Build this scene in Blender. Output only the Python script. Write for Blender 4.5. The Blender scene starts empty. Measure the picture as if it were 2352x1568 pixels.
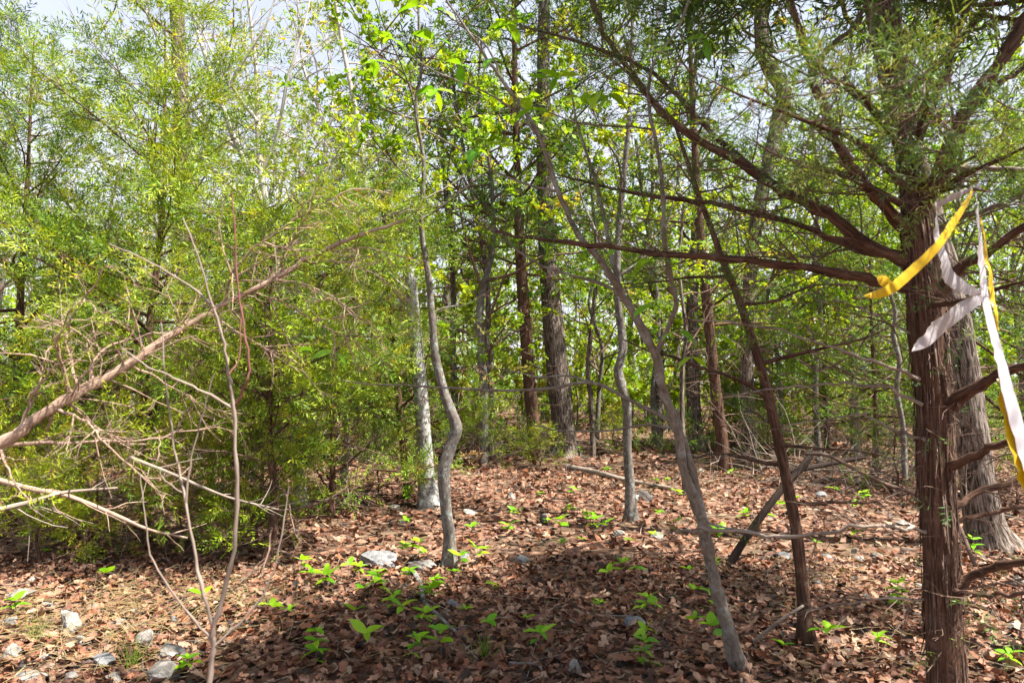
import bpy, math, random
import numpy as np
from mathutils import Vector, Matrix

# ------------------------------------------------------------------ camera
scene = bpy.context.scene
COL = scene.collection
PITCH = math.atan(98 / 1568)
CAM = np.array((0.0, 0.0, 1.6))
cam_data = bpy.data.cameras.new("camera")
cam = bpy.data.objects.new("camera", cam_data)
COL.objects.link(cam)
cam.location = CAM
cam.rotation_euler = (math.pi / 2 + PITCH, 0, 0)
cam_data.lens = 24
cam_data.sensor_width = 36
cam_data.clip_end = 2000
cam_data.dof.use_dof = True
cam_data.dof.focus_distance = 7.0
cam_data.dof.aperture_fstop = 4.5
scene.camera = cam

# ------------------------------------------------------------------ light
SUN_EL, SUN_AZ = math.radians(61), math.radians(114)   # azimuth clockwise from the view direction (+Y)
world = bpy.data.worlds.new("World")
scene.world = world
world.use_nodes = True
wt = world.node_tree
wt.nodes.clear()
wo = wt.nodes.new("ShaderNodeOutputWorld")
wb = wt.nodes.new("ShaderNodeBackground")
sky = wt.nodes.new("ShaderNodeTexSky")
sky.sky_type = 'NISHITA'
sky.sun_disc = False
sky.sun_elevation = SUN_EL
sky.sun_rotation = SUN_AZ
sky.dust_density = 2.5
sky.air_density = 1.2
wb.inputs['Strength'].default_value = 0.056
# thin bright high cloud over most of the sky
wtc = wt.nodes.new("ShaderNodeTexCoord")
wnz = wt.nodes.new("ShaderNodeTexNoise")
wnz.inputs['Scale'].default_value = 3.4
wnz.inputs['Detail'].default_value = 7
wnz.inputs['Roughness'].default_value = 0.6
wrp = wt.nodes.new("ShaderNodeMapRange")
wrp.inputs['From Min'].default_value = 0.38
wrp.inputs['From Max'].default_value = 0.58
wrp.inputs['To Min'].default_value = 0.78
wrp.inputs['To Max'].default_value = 1.0
wsp = wt.nodes.new("ShaderNodeSeparateXYZ")
whz = wt.nodes.new("ShaderNodeMapRange")
whz.inputs['From Min'].default_value = 0.1
whz.inputs['From Max'].default_value = 1.0
whz.inputs['To Min'].default_value = 1.0
whz.inputs['To Max'].default_value = 0.1
wml = wt.nodes.new("ShaderNodeMath")
wml.operation = 'MULTIPLY'
wmx = wt.nodes.new("ShaderNodeMix")
wmx.data_type = 'RGBA'
wmx.inputs['B'].default_value = (5.7, 5.85, 6.5, 1)
wt.links.new(wtc.outputs['Generated'], wnz.inputs['Vector'])
wt.links.new(wnz.outputs['Fac'], wrp.inputs[0])
wt.links.new(wtc.outputs['Generated'], wsp.inputs[0])
wt.links.new(wsp.outputs['Z'], whz.inputs['Value'])
wt.links.new(wrp.outputs[0], wml.inputs[0])
wt.links.new(whz.outputs[0], wml.inputs[1])
wt.links.new(wml.outputs[0], wmx.inputs['Factor'])
wt.links.new(sky.outputs[0], wmx.inputs['A'])
wt.links.new(wmx.outputs['Result'], wb.inputs['Color'])
wt.links.new(wb.outputs[0], wo.inputs['Surface'])

sd = bpy.data.lights.new("sun", 'SUN')
sd.energy = 5.0
sd.angle = math.radians(0.55)
sd.color = (1.0, 0.95, 0.86)
sun = bpy.data.objects.new("sun", sd)
COL.objects.link(sun)
to_sun = Vector((math.sin(SUN_AZ) * math.cos(SUN_EL), math.cos(SUN_AZ) * math.cos(SUN_EL), math.sin(SUN_EL)))
sun.rotation_euler = to_sun.to_track_quat('Z', 'Y').to_euler()
sun.location = (6, -4, 14)

scene.view_settings.view_transform = 'Standard'
scene.view_settings.look = 'None'
scene.view_settings.gamma = 1
scene.view_settings.exposure = 1.95
scene.render.engine = 'CYCLES'
scene.cycles.max_bounces = 5
scene.cycles.diffuse_bounces = 2
scene.cycles.transmission_bounces = 4
scene.cycles.use_denoising = True
scene.cycles.sample_clamp_indirect = 6

# ------------------------------------------------------------------ placing helpers
CP, SP = math.cos(PITCH), math.sin(PITCH)
FWD = np.array((0, CP, SP))
UPV = np.array((0, -SP, CP))
RGT = np.array((1.0, 0, 0))
F = 1568.0


def P(px, py, d):
    """world point seen at (px, py) of the 2352x1568 view, at distance d in front of the camera"""
    return CAM + d * (FWD + RGT * ((px - 1176) / F) + UPV * ((784 - py) / F))


def terrain(x, y):
    x = np.asarray(x, float)
    y = np.asarray(y, float)
    r = np.hypot(x, y)
    a = np.clip((r - 4) / 20, 0.25, 2.5)
    z = 0.05 * np.sin(x * 0.9 + 1.3) * np.cos(y * 0.7 + 0.4) + 0.03 * np.sin(x * 2.1 + y * 1.7) + 0.015 * np.sin(x * 4.3 - y * 3.1)
    z = z * a + np.clip(y - 14, 0, 40) * 0.012
    return z


def G(px, py):
    """ground point seen at that pixel"""
    lo, hi = 0.5, 120.0
    for _ in range(60):
        m = (lo + hi) / 2
        p = P(px, py, m)
        if p[2] > terrain(p[0], p[1]):
            lo = m
        else:
            hi = m
    p = P(px, py, lo)
    p[2] = terrain(p[0], p[1])
    return p


def depth_of(p):
    return float(np.dot(np.asarray(p) - CAM, FWD))


def nrm(v):
    v = np.asarray(v, float)
    return v / np.maximum(np.linalg.norm(v, axis=-1, keepdims=True), 1e-9)


def spline(pts, k=6, rad=None):
    pts = np.asarray(pts, float)
    n = len(pts)
    if n < 3 or k < 2:
        return (pts, np.asarray(rad, float)) if rad is not None else pts
    ext = np.vstack([2 * pts[0] - pts[1], pts, 2 * pts[-1] - pts[-2]])
    out, ro = [], []
    for i in range(n - 1):
        p0, p1, p2, p3 = ext[i:i + 4]
        for j in range(k):
            t = j / k
            out.append(0.5 * (2 * p1 + (p2 - p0) * t + (2 * p0 - 5 * p1 + 4 * p2 - p3) * t * t + (3 * p1 - p0 - 3 * p2 + p3) * t ** 3))
            if rad is not None:
                ro.append(rad[i] * (1 - t) + rad[i + 1] * t)
    out.append(pts[-1])
    if rad is not None:
        ro.append(rad[-1])
        return np.array(out), np.array(ro)
    return np.array(out)


# ------------------------------------------------------------------ mesh collecting
class MB:
    def __init__(self):
        self.V, self.Q, self.T, self.B, self.R, self.n = [], [], [], [], [], 0

    def add(self, v, quads=None, tris=None, bk=None, rnd=None):
        v = np.asarray(v, float).reshape(-1, 3)
        if quads is not None and len(quads):
            self.Q.append(np.asarray(quads, np.int64).reshape(-1, 4) + self.n)
        if tris is not None and len(tris):
            self.T.append(np.asarray(tris, np.int64).reshape(-1, 3) + self.n)
        self.V.append(v)
        self.B.append(np.zeros_like(v) if bk is None else bk)
        self.R.append(np.full(len(v), 0.5) if rnd is None else np.broadcast_to(rnd, (len(v),)))
        self.n += len(v)

    def tube(self, pts, rad, n=8, rough=0.0, ridges=0, seed=0, flare=0.0, cap=True):
        pts = np.asarray(pts, float)
        rad = np.asarray(rad, float)
        m = len(pts)
        tan = nrm(np.gradient(pts, axis=0))
        ref = np.array((0.31, 0.95, 0.05)) if abs(tan[0][2]) > 0.7 else np.array((0.0, 0.1, 1.0))
        us, vs = np.zeros((m, 3)), np.zeros((m, 3))
        u = nrm(np.cross(ref, tan[0]))
        for i in range(m):
            u = nrm(u - tan[i] * np.dot(u, tan[i]))
            us[i] = u
            vs[i] = np.cross(tan[i], u)
        L = np.concatenate([[0], np.cumsum(np.linalg.norm(np.diff(pts, axis=0), axis=1))])
        a = np.arange(n) / n * 2 * np.pi
        rr = np.repeat(rad[:, None], n, 1)
        if rough:
            rg = np.random.default_rng(seed)
            f = np.zeros((m, n))
            for k in range(2, 6):
                f += rg.uniform(.3, 1) / k * np.sin(k * a[None] + rg.uniform(0, 6) + 1.5 * np.sin(L[:, None] * rg.uniform(1, 5) + rg.uniform(0, 6)))
            for k in range(2):
                f += 0.35 * np.sin(L[:, None] * rg.uniform(6, 22) + a[None] * rg.integers(1, 3) + rg.uniform(0, 6))
            if ridges:
                f += 0.9 * np.abs(np.sin(ridges * a[None] / 2 + 0.9 * np.sin(L[:, None] * 3.1 + seed) + 0.5 * np.sin(L[:, None] * 11 + a[None]))) - .4
            rr = rr * (1 + rough * f)
        if flare:
            rr = rr * (1 + flare * np.exp(-L / 0.16)[:, None] * (1 + 0.45 * np.sin(5 * a[None] + seed)))
        v = pts[:, None] + us[:, None] * (rr * np.cos(a))[..., None] + vs[:, None] * (rr * np.sin(a))[..., None]
        bk = np.stack([rad[:, None] * np.cos(a)[None] + 3.1 * (seed % 17), rad[:, None] * np.sin(a)[None] + 1.7 * (seed % 13), np.repeat(L[:, None], n, 1)], -1)
        i = np.arange(m - 1)[:, None] * n
        j = np.arange(n)[None]
        q = np.stack([i + j, i + (j + 1) % n, i + n + (j + 1) % n, i + n + j], -1).reshape(-1, 4)
        self.add(v.reshape(-1, 3), quads=q, bk=bk.reshape(-1, 3))
        if cap:
            for e in (0, m - 1):
                base = self.n
                vv = np.vstack([pts[e], v[e]])
                t = [(0, 1 + (k + 1) % n, 1 + k) if e == 0 else (0, 1 + k, 1 + (k + 1) % n) for k in range(n)]
                self.add(vv, tris=t, bk=np.vstack([bk[e][:1], bk[e]]))

    def twigs(self, P4, R4, n=3):
        """many thin stems at once: P4 (N,m,3), R4 (N,m)"""
        N, m = P4.shape[:2]
        if N == 0:
            return
        tan = nrm(np.gradient(P4, axis=1))
        ref = np.where(np.abs(tan[..., 2:3]) > 0.8, np.array((1.0, 0, 0)), np.array((0, 0, 1.0)))
        u = nrm(np.cross(ref, tan))
        w = np.cross(tan, u)
        a = np.arange(n) / n * 2 * np.pi
        v = P4[:, :, None] + (u[:, :, None] * np.cos(a)[:, None] + w[:, :, None] * np.sin(a)[:, None]) * R4[:, :, None, None]
        L = np.linspace(0, 0.3, m)
        bk = np.zeros((N, m, n, 3))
        bk[..., 0] = R4[:, :, None] * np.cos(a)
        bk[..., 1] = R4[:, :, None] * np.sin(a)
        bk[..., 2] = L[None, :, None] + np.arange(N)[:, None, None] * 0.37
        b = np.arange(N)[:, None, None] * (m * n)
        i = np.arange(m - 1)[None, :, None] * n
        j = np.arange(n)[None, None]
        q = np.stack([b + i + j, b + i + (j + 1) % n, b + i + n + (j + 1) % n, b + i + n + j], -1).reshape(-1, 4)
        self.add(v.reshape(-1, 3), quads=q, bk=bk.reshape(-1, 3))

    def scatter(self, tmpl, org, X, Y, Z, rnd):
        """copies of a small template: org (N,3), axes (N,3) already scaled"""
        tv, tf = tmpl
        N, k = len(org), len(tv)
        if N == 0:
            return
        v = org[:, None] + tv[None, :, 0:1] * X[:, None] + tv[None, :, 1:2] * Y[:, None] + tv[None, :, 2:3] * Z[:, None]
        f = (np.arange(N)[:, None, None] * k + tf[None])
        kw = {'quads' if tf.shape[1] == 4 else 'tris': f.reshape(-1, tf.shape[1])}
        self.add(v.reshape(-1, 3), rnd=np.repeat(rnd, k), **kw)

    def mesh(self, name, mat=None, smooth=False):
        me = bpy.data.meshes.new(name)
        V = np.concatenate(self.V) if self.V else np.zeros((0, 3))
        Q = np.concatenate(self.Q) if self.Q else np.zeros((0, 4), np.int64)
        T = np.concatenate(self.T) if self.T else np.zeros((0, 3), np.int64)
        me.vertices.add(len(V))
        me.vertices.foreach_set('co', V.astype(np.float32).ravel())
        nl = len(Q) * 4 + len(T) * 3
        me.loops.add(nl)
        me.loops.foreach_set('vertex_index', np.concatenate([Q.ravel(), T.ravel()]).astype(np.int32))
        me.polygons.add(len(Q) + len(T))
        st = np.concatenate([np.arange(len(Q)) * 4, len(Q) * 4 + np.arange(len(T)) * 3]).astype(np.int32)
        me.polygons.foreach_set('loop_start', st)
        me.polygons.foreach_set('use_smooth', np.full(len(Q) + len(T), smooth))
        at = me.attributes.new('bk', 'FLOAT_VECTOR', 'POINT')
        at.data.foreach_set('vector', np.concatenate(self.B).astype(np.float32).ravel())
        at = me.attributes.new('rnd', 'FLOAT', 'POINT')
        at.data.foreach_set('value', np.concatenate(self.R).astype(np.float32))
        me.update(calc_edges=True)
        me.validate()
        if mat:
            me.materials.append(mat)
        return me

    def build(self, name, mat, parent=None, smooth=False):
        return link(name, self.mesh(name, mat, smooth), parent)


def link(name, data, parent=None):
    o = bpy.data.objects.new(name, data)
    COL.objects.link(o)
    if parent is not None:
        o.parent = parent
        o.matrix_parent_inverse = Matrix.Translation(-Vector(parent.location)) if parent.get('_abs') else Matrix()
    return o


def tag(o, label=None, cat=None, group=None, kind=None):
    if label:
        o['label'] = label
    if cat:
        o['category'] = cat
    if group:
        o['group'] = group
    if kind:
        o['kind'] = kind
    return o


def thing(name, loc, label, cat, group=None):
    """Empty at the thing's base; parts below are modelled in world coordinates"""
    o = bpy.data.objects.new(name, None)
    COL.objects.link(o)
    o.location = loc
    o.empty_display_size = 0.1
    o['_abs'] = 1
    return tag(o, label, cat, group)


# ------------------------------------------------------------------ materials
def new_mat(name):
    m = bpy.data.materials.new(name)
    m.use_nodes = True
    nt = m.node_tree
    nt.nodes.clear()
    out = nt.nodes.new('ShaderNodeOutputMaterial')
    return m, nt, out


def ramp(nt, cols):
    r = nt.nodes.new('ShaderNodeValToRGB')
    el = r.color_ramp.elements
    while len(el) < len(cols):
        el.new(0.5)
    for e, (p, c) in zip(el, cols):
        e.position = p
        e.color = (*c, 1)
    return r


def mat_leaf(name, cols, trans=0.4, rough=0.5, spec=0.35, tint=(1.25, 1.15, 0.5)):
    m, nt, out = new_mat(name)
    a = nt.nodes.new('ShaderNodeAttribute')
    a.attribute_name = 'rnd'
    info = nt.nodes.new('ShaderNodeObjectInfo')
    add = nt.nodes.new('ShaderNodeMath')
    add.operation = 'MULTIPLY_ADD'
    add.inputs[1].default_value = 0.28
    sub = nt.nodes.new('ShaderNodeMath')
    sub.operation = 'SUBTRACT'
    sub.inputs[1].default_value = 0.14
    nt.links.new(info.outputs['Random'], add.inputs[0])
    nt.links.new(a.outputs['Fac'], add.inputs[2])
    nt.links.new(add.outputs[0], sub.inputs[0])
    r = ramp(nt, cols)
    nt.links.new(sub.outputs[0], r.inputs[0])
    geo = nt.nodes.new('ShaderNodeTexCoord')
    nz = nt.nodes.new('ShaderNodeTexNoise')
    nz.inputs['Scale'].default_value = 45
    nz.inputs['Detail'].default_value = 2
    nt.links.new(geo.outputs['Object'], nz.inputs['Vector'])
    mr = nt.nodes.new('ShaderNodeMapRange')
    mr.inputs['To Min'].default_value = 0.72
    mr.inputs['To Max'].default_value = 1.28
    nt.links.new(nz.outputs['Fac'], mr.inputs['Value'])
    mul = nt.nodes.new('ShaderNodeVectorMath')
    mul.operation = 'SCALE'
    nt.links.new(r.outputs[0], mul.inputs[0])
    nt.links.new(mr.outputs[0], mul.inputs['Scale'])
    p = nt.nodes.new('ShaderNodeBsdfPrincipled')
    p.inputs['Roughness'].default_value = rough
    p.inputs['Specular IOR Level'].default_value = spec
    nt.links.new(mul.outputs[0], p.inputs['Base Color'])
    if trans > 0:
        t = nt.nodes.new('ShaderNodeBsdfTranslucent')
        tm = nt.nodes.new('ShaderNodeVectorMath')
        tm.operation = 'MULTIPLY'
        tm.inputs[1].default_value = tint
        nt.links.new(mul.outputs[0], tm.inputs[0])
        nt.links.new(tm.outputs[0], t.inputs['Color'])
        mx = nt.nodes.new('ShaderNodeMixShader')
        mx.inputs[0].default_value = trans
        nt.links.new(p.outputs[0], mx.inputs[1])
        nt.links.new(t.outputs[0], mx.inputs[2])
        nt.links.new(mx.outputs[0], out.inputs[0])
    else:
        nt.links.new(p.outputs[0], out.inputs[0])
    return m


def mat_bark(name, cols, scale=60, stretch=0.12, bump=0.6, patch=None, patch_amt=0.5, patch_scale=14, rough=0.9):
    m, nt, out = new_mat(name)
    a = nt.nodes.new('ShaderNodeAttribute')
    a.attribute_name = 'bk'
    mp = nt.nodes.new('ShaderNodeMapping')
    mp.inputs['Scale'].default_value = (scale, scale, scale * stretch)
    nt.links.new(a.outputs['Vector'], mp.inputs['Vector'])
    nz = nt.nodes.new('ShaderNodeTexNoise')
    nz.inputs['Scale'].default_value = 1
    nz.inputs['Detail'].default_value = 5
    nz.inputs['Roughness'].default_value = 0.65
    nz.inputs['Distortion'].default_value = 0.6
    nt.links.new(mp.outputs[0], nz.inputs['Vector'])
    r = ramp(nt, cols)
    nt.links.new(nz.outputs['Fac'], r.inputs[0])
    col = r.outputs[0]
    if patch:
        n2 = nt.nodes.new('ShaderNodeTexNoise')
        n2.inputs['Scale'].default_value = patch_scale
        n2.inputs['Detail'].default_value = 6
        n2.inputs['Roughness'].default_value = 0.7
        nt.links.new(a.outputs['Vector'], n2.inputs['Vector'])
        r2 = ramp(nt, [(0.62 - patch_amt * 0.3, (0, 0, 0)), (0.70 - patch_amt * 0.3, (1, 1, 1))])
        nt.links.new(n2.outputs['Fac'], r2.inputs[0])
        mx = nt.nodes.new('ShaderNodeMix')
        mx.data_type = 'RGBA'
        nt.links.new(r2.outputs[0], mx.inputs['Factor'])
        nt.links.new(col, mx.inputs['A'])
        n3 = nt.nodes.new('ShaderNodeTexNoise')
        n3.inputs['Scale'].default_value = 90
        nt.links.new(a.outputs['Vector'], n3.inputs['Vector'])
        r3 = ramp(nt, [(0.3, tuple(0.62 * c for c in patch)), (0.62, patch)])
        nt.links.new(n3.outputs['Fac'], r3.inputs[0])
        nt.links.new(r3.outputs[0], mx.inputs['B'])
        col = mx.outputs['Result']
    p = nt.nodes.new('ShaderNodeBsdfPrincipled')
    p.inputs['Roughness'].default_value = rough
    p.inputs['Specular IOR Level'].default_value = 0.2
    nt.links.new(col, p.inputs['Base Color'])
    b = nt.nodes.new('ShaderNodeBump')
    b.inputs['Strength'].default_value = bump
    b.inputs['Distance'].default_value = 0.012
    nt.links.new(nz.outputs['Fac'], b.inputs['Height'])
    nt.links.new(b.outputs[0], p.inputs['Normal'])
    nt.links.new(p.outputs[0], out.inputs[0])
    return m


def mat_rock(name, cols, scale=9):
    m, nt, out = new_mat(name)
    tc = nt.nodes.new('ShaderNodeTexCoord')
    nz = nt.nodes.new('ShaderNodeTexNoise')
    nz.inputs['Scale'].default_value = scale
    nz.inputs['Detail'].default_value = 9
    nz.inputs['Roughness'].default_value = 0.72
    nt.links.new(tc.outputs['Object'], nz.inputs['Vector'])
    r = ramp(nt, cols)
    nt.links.new(nz.outputs['Fac'], r.inputs[0])
    p = nt.nodes.new('ShaderNodeBsdfPrincipled')
    p.inputs['Roughness'].default_value = 0.9
    p.inputs['Specular IOR Level'].default_value = 0.2
    nt.links.new(r.outputs[0], p.inputs['Base Color'])
    n2 = nt.nodes.new('ShaderNodeTexNoise')
    n2.inputs['Scale'].default_value = scale * 5
    n2.inputs['Detail'].default_value = 6
    nt.links.new(tc.outputs['Object'], n2.inputs['Vector'])
    b = nt.nodes.new('ShaderNodeBump')
    b.inputs['Strength'].default_value = 0.7
    b.inputs['Distance'].default_value = 0.01
    nt.links.new(n2.outputs['Fac'], b.inputs['Height'])
    nt.links.new(b.outputs[0], p.inputs['Normal'])
    nt.links.new(p.outputs[0], out.inputs[0])
    return m


M = {}
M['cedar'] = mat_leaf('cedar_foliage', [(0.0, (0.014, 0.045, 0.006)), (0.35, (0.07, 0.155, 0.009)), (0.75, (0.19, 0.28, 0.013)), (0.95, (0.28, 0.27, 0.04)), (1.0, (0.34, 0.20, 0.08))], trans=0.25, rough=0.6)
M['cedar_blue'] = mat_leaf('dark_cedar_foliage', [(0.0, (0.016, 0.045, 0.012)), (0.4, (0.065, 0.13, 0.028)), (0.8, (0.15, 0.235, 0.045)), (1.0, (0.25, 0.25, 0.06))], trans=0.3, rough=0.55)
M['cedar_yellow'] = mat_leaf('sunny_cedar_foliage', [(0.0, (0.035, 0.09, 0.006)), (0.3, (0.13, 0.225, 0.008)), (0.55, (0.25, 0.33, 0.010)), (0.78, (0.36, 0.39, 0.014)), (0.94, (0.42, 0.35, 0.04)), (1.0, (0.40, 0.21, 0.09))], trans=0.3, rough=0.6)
M['spring'] = mat_leaf('spring_leaf', [(0.0, (0.09, 0.22, 0.008)), (0.5, (0.24, 0.39, 0.010)), (0.85, (0.40, 0.47, 0.014)), (1.0, (0.45, 0.37, 0.05))], trans=0.5, rough=0.45)
M['olive'] = mat_leaf('young_oak_leaf', [(0.0, (0.10, 0.19, 0.015)), (0.5, (0.24, 0.33, 0.02)), (0.85, (0.37, 0.38, 0.04)), (1.0, (0.45, 0.31, 0.08))], trans=0.5, rough=0.5)
M['seedling'] = mat_leaf('seedling_leaf', [(0.0, (0.08, 0.26, 0.008)), (0.5, (0.18, 0.42, 0.012)), (1.0, (0.34, 0.52, 0.016))], trans=0.42, rough=0.4)
M['litter'] = mat_leaf('dead_leaf', [(0.0, (0.012, 0.007, 0.004)), (0.16, (0.041, 0.018, 0.010)), (0.3, (0.103, 0.038, 0.020)), (0.42, (0.160, 0.070, 0.041)), (0.52, (0.206, 0.080, 0.037)), (0.64, (0.242, 0.130, 0.082)), (0.76, (0.299, 0.179, 0.116)), (0.87, (0.185, 0.127, 0.086)), (0.95, (0.381, 0.254, 0.168)), (1.0, (0.268, 0.094, 0.033))], trans=0.08, rough=0.6, tint=(1.236, 0.752, 0.430))
M['straw'] = mat_leaf('straw', [(0.0, (0.25, 0.19, 0.08)), (1.0, (0.48, 0.38, 0.18))], trans=0.2)
M['grass'] = mat_leaf('grass_blade', [(0.0, (0.10, 0.22, 0.015)), (0.7, (0.25, 0.36, 0.03)), (1.0, (0.45, 0.40, 0.14))], trans=0.4)
M['bark_cedar'] = mat_bark('cedar_bark', [(0.28, (0.012, 0.008, 0.006)), (0.46, (0.065, 0.034, 0.022)), (0.62, (0.135, 0.072, 0.047)), (0.8, (0.25, 0.18, 0.14))], scale=80, stretch=0.09, bump=1.0, patch=(0.16, 0.10, 0.07), patch_amt=0.22, patch_scale=13)
M['bark_dark'] = mat_bark('shade_darkened_bark', [(0.3, (0.008, 0.005, 0.004)), (0.6, (0.028, 0.017, 0.012)), (0.8, (0.07, 0.045, 0.034))], scale=60, stretch=0.1, bump=0.8)  # shade on the two propped logs is put into this dark bark colour
M['bark_twig'] = mat_bark('twig_bark', [(0.3, (0.075, 0.045, 0.034)), (0.6, (0.18, 0.12, 0.09)), (0.8, (0.29, 0.22, 0.18))], scale=90, stretch=0.1, bump=0.3)
M['bark_strip'] = mat_bark('peeling_bark', [(0.3, (0.04, 0.024, 0.017)), (0.5, (0.12, 0.075, 0.055)), (0.7, (0.26, 0.20, 0.165))], scale=9, stretch=0.3, bump=0.3)
M['bark_dead'] = mat_bark('dead_wood_bark', [(0.3, (0.10, 0.075, 0.06)), (0.55, (0.26, 0.21, 0.17)), (0.75, (0.42, 0.37, 0.32))], scale=80, stretch=0.08, bump=0.5)
M['bark_oak'] = mat_bark('oak_bark', [(0.36, (0.014, 0.011, 0.009)), (0.47, (0.075, 0.056, 0.045)), (0.56, (0.19, 0.155, 0.13)), (0.75, (0.34, 0.30, 0.265))], scale=46, stretch=0.15, bump=1.0)
M['bark_lichen'] = mat_bark('lichen_bark', [(0.3, (0.05, 0.042, 0.036)), (0.6, (0.17, 0.145, 0.125)), (0.8, (0.28, 0.25, 0.22))], scale=60, stretch=0.3, bump=0.7, patch=(0.27, 0.30, 0.28), patch_amt=0.3, patch_scale=20)
M['bark_white'] = mat_bark('white_lichen_bark', [(0.3, (0.09, 0.08, 0.07)), (0.6, (0.22, 0.20, 0.18)), (0.8, (0.34, 0.31, 0.28))], scale=60, stretch=0.35, bump=0.6, patch=(0.44, 0.45, 0.43), patch_amt=0.52, patch_scale=19)
M['bark_smooth'] = mat_bark('smooth_grey_bark', [(0.3, (0.09, 0.07, 0.055)), (0.55, (0.18, 0.15, 0.12)), (0.8, (0.28, 0.25, 0.21))], scale=45, stretch=0.4, bump=0.35, patch=(0.27, 0.265, 0.235), patch_amt=0.35, patch_scale=9)
M['bark_pale'] = mat_bark('pale_bark', [(0.3, (0.24, 0.21, 0.19)), (0.6, (0.40, 0.37, 0.34)), (0.8, (0.52, 0.49, 0.46))], scale=40, stretch=0.3, bump=0.3)
M['bark_tan'] = mat_bark('tan_cedar_bark', [(0.25, (0.13, 0.08, 0.058)), (0.5, (0.30, 0.205, 0.15)), (0.75, (0.44, 0.34, 0.27))], scale=60, stretch=0.1, bump=0.6)
M['bark_pink'] = mat_bark('pinkish_shrub_bark', [(0.3, (0.15, 0.11, 0.09)), (0.6, (0.25, 0.20, 0.165)), (0.8, (0.35, 0.31, 0.26))], scale=30, stretch=0.2, bump=0.1)
M['bark_red'] = mat_bark('red_shoot_bark', [(0.3, (0.15, 0.055, 0.05)), (0.8, (0.25, 0.12, 0.10))], scale=30, stretch=0.2, bump=0.1)
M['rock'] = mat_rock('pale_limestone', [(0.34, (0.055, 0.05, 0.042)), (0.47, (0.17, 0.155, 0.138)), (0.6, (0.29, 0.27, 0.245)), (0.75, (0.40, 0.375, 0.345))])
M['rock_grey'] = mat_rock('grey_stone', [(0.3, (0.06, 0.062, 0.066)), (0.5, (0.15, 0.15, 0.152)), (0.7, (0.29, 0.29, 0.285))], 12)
M['rock_dark'] = mat_rock('dark_stone', [(0.3, (0.045, 0.04, 0.036)), (0.6, (0.10, 0.088, 0.078)), (0.8, (0.17, 0.15, 0.13))], 12)


def mat_ground():
    m, nt, out = new_mat('forest_floor')
    tc = nt.nodes.new('ShaderNodeTexCoord')
    v = nt.nodes.new('ShaderNodeTexVoronoi')
    v.inputs['Scale'].default_value = 13
    nt.links.new(tc.outputs['Object'], v.inputs['Vector'])
    r = ramp(nt, [(0.0, (0.02, 0.011, 0.008)), (0.4, (0.08, 0.04, 0.026)), (0.75, (0.16, 0.085, 0.055)), (1.0, (0.24, 0.15, 0.105))])
    sp = nt.nodes.new('ShaderNodeSeparateColor')
    nt.links.new(v.outputs['Color'], sp.inputs[0])
    nt.links.new(sp.outputs[0], r.inputs[0])
    nz = nt.nodes.new('ShaderNodeTexNoise')
    nz.inputs['Scale'].default_value = 1.1
    nz.inputs['Detail'].default_value = 6
    nt.links.new(tc.outputs['Object'], nz.inputs['Vector'])
    r2 = ramp(nt, [(0.45, (0, 0, 0)), (0.7, (1, 1, 1))])
    nt.links.new(nz.outputs['Fac'], r2.inputs[0])
    mx = nt.nodes.new('ShaderNodeMix')
    mx.data_type = 'RGBA'
    mx.inputs['B'].default_value = (0.12, 0.085, 0.055, 1)
    nt.links.new(r2.outputs[0], mx.inputs['Factor'])
    nt.links.new(r.outputs[0], mx.inputs['A'])
    p = nt.nodes.new('ShaderNodeBsdfPrincipled')
    p.inputs['Roughness'].default_value = 0.95
    p.inputs['Specular IOR Level'].default_value = 0.1
    nt.links.new(mx.outputs['Result'], p.inputs['Base Color'])
    b = nt.nodes.new('ShaderNodeBump')
    b.inputs['Distance'].default_value = 0.03
    nt.links.new(v.outputs['Distance'], b.inputs['Height'])
    nt.links.new(b.outputs[0], p.inputs['Normal'])
    nt.links.new(p.outputs[0], out.inputs[0])
    return m


M['ground'] = mat_ground()


def plain(name, col, rough=0.5, trans=0.0):
    m, nt, out = new_mat(name)
    tc = nt.nodes.new('ShaderNodeTexCoord')
    nz = nt.nodes.new('ShaderNodeTexNoise')
    nz.inputs['Scale'].default_value = 22
    nz.inputs['Detail'].default_value = 4
    nt.links.new(tc.outputs['Object'], nz.inputs['Vector'])
    r = ramp(nt, [(0.3, tuple(0.86 * c for c in col)), (0.7, col)])
    nt.links.new(nz.outputs['Fac'], r.inputs[0])
    p = nt.nodes.new('ShaderNodeBsdfPrincipled')
    p.inputs['Roughness'].default_value = rough
    nt.links.new(r.outputs[0], p.inputs['Base Color'])
    b = nt.nodes.new('ShaderNodeBump')
    b.inputs['Strength'].default_value = 0.25
    b.inputs['Distance'].default_value = 0.004
    nt.links.new(nz.outputs['Fac'], b.inputs['Height'])
    nt.links.new(b.outputs[0], p.inputs['Normal'])
    if trans:
        t = nt.nodes.new('ShaderNodeBsdfTranslucent')
        nt.links.new(r.outputs[0], t.inputs['Color'])
        mx = nt.nodes.new('ShaderNodeMixShader')
        mx.inputs[0].default_value = trans
        nt.links.new(p.outputs[0], mx.inputs[1])
        nt.links.new(t.outputs[0], mx.inputs[2])
        nt.links.new(mx.outputs[0], out.inputs[0])
    else:
        nt.links.new(p.outputs[0], out.inputs[0])
    return m


M['tape_white'] = plain('tape_white_face', (0.54, 0.51, 0.55), 0.35, 0.4)
M['tape_yellow'] = plain('tape_yellow_face', (0.72, 0.47, 0.008), 0.35, 0.35)

# ------------------------------------------------------------------ foliage templates
TR = np.random.default_rng(5)


def diamond(verts, faces, p, d, l, w, side):
    k = len(verts)
    d = nrm(d)
    s = nrm(np.cross(d, side))
    verts += [p, p + d * l * 0.5 + s * w / 2, p + d * l, p + d * l * 0.5 - s * w / 2]
    faces += [(k, k + 1, k + 2, k + 3)]


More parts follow.
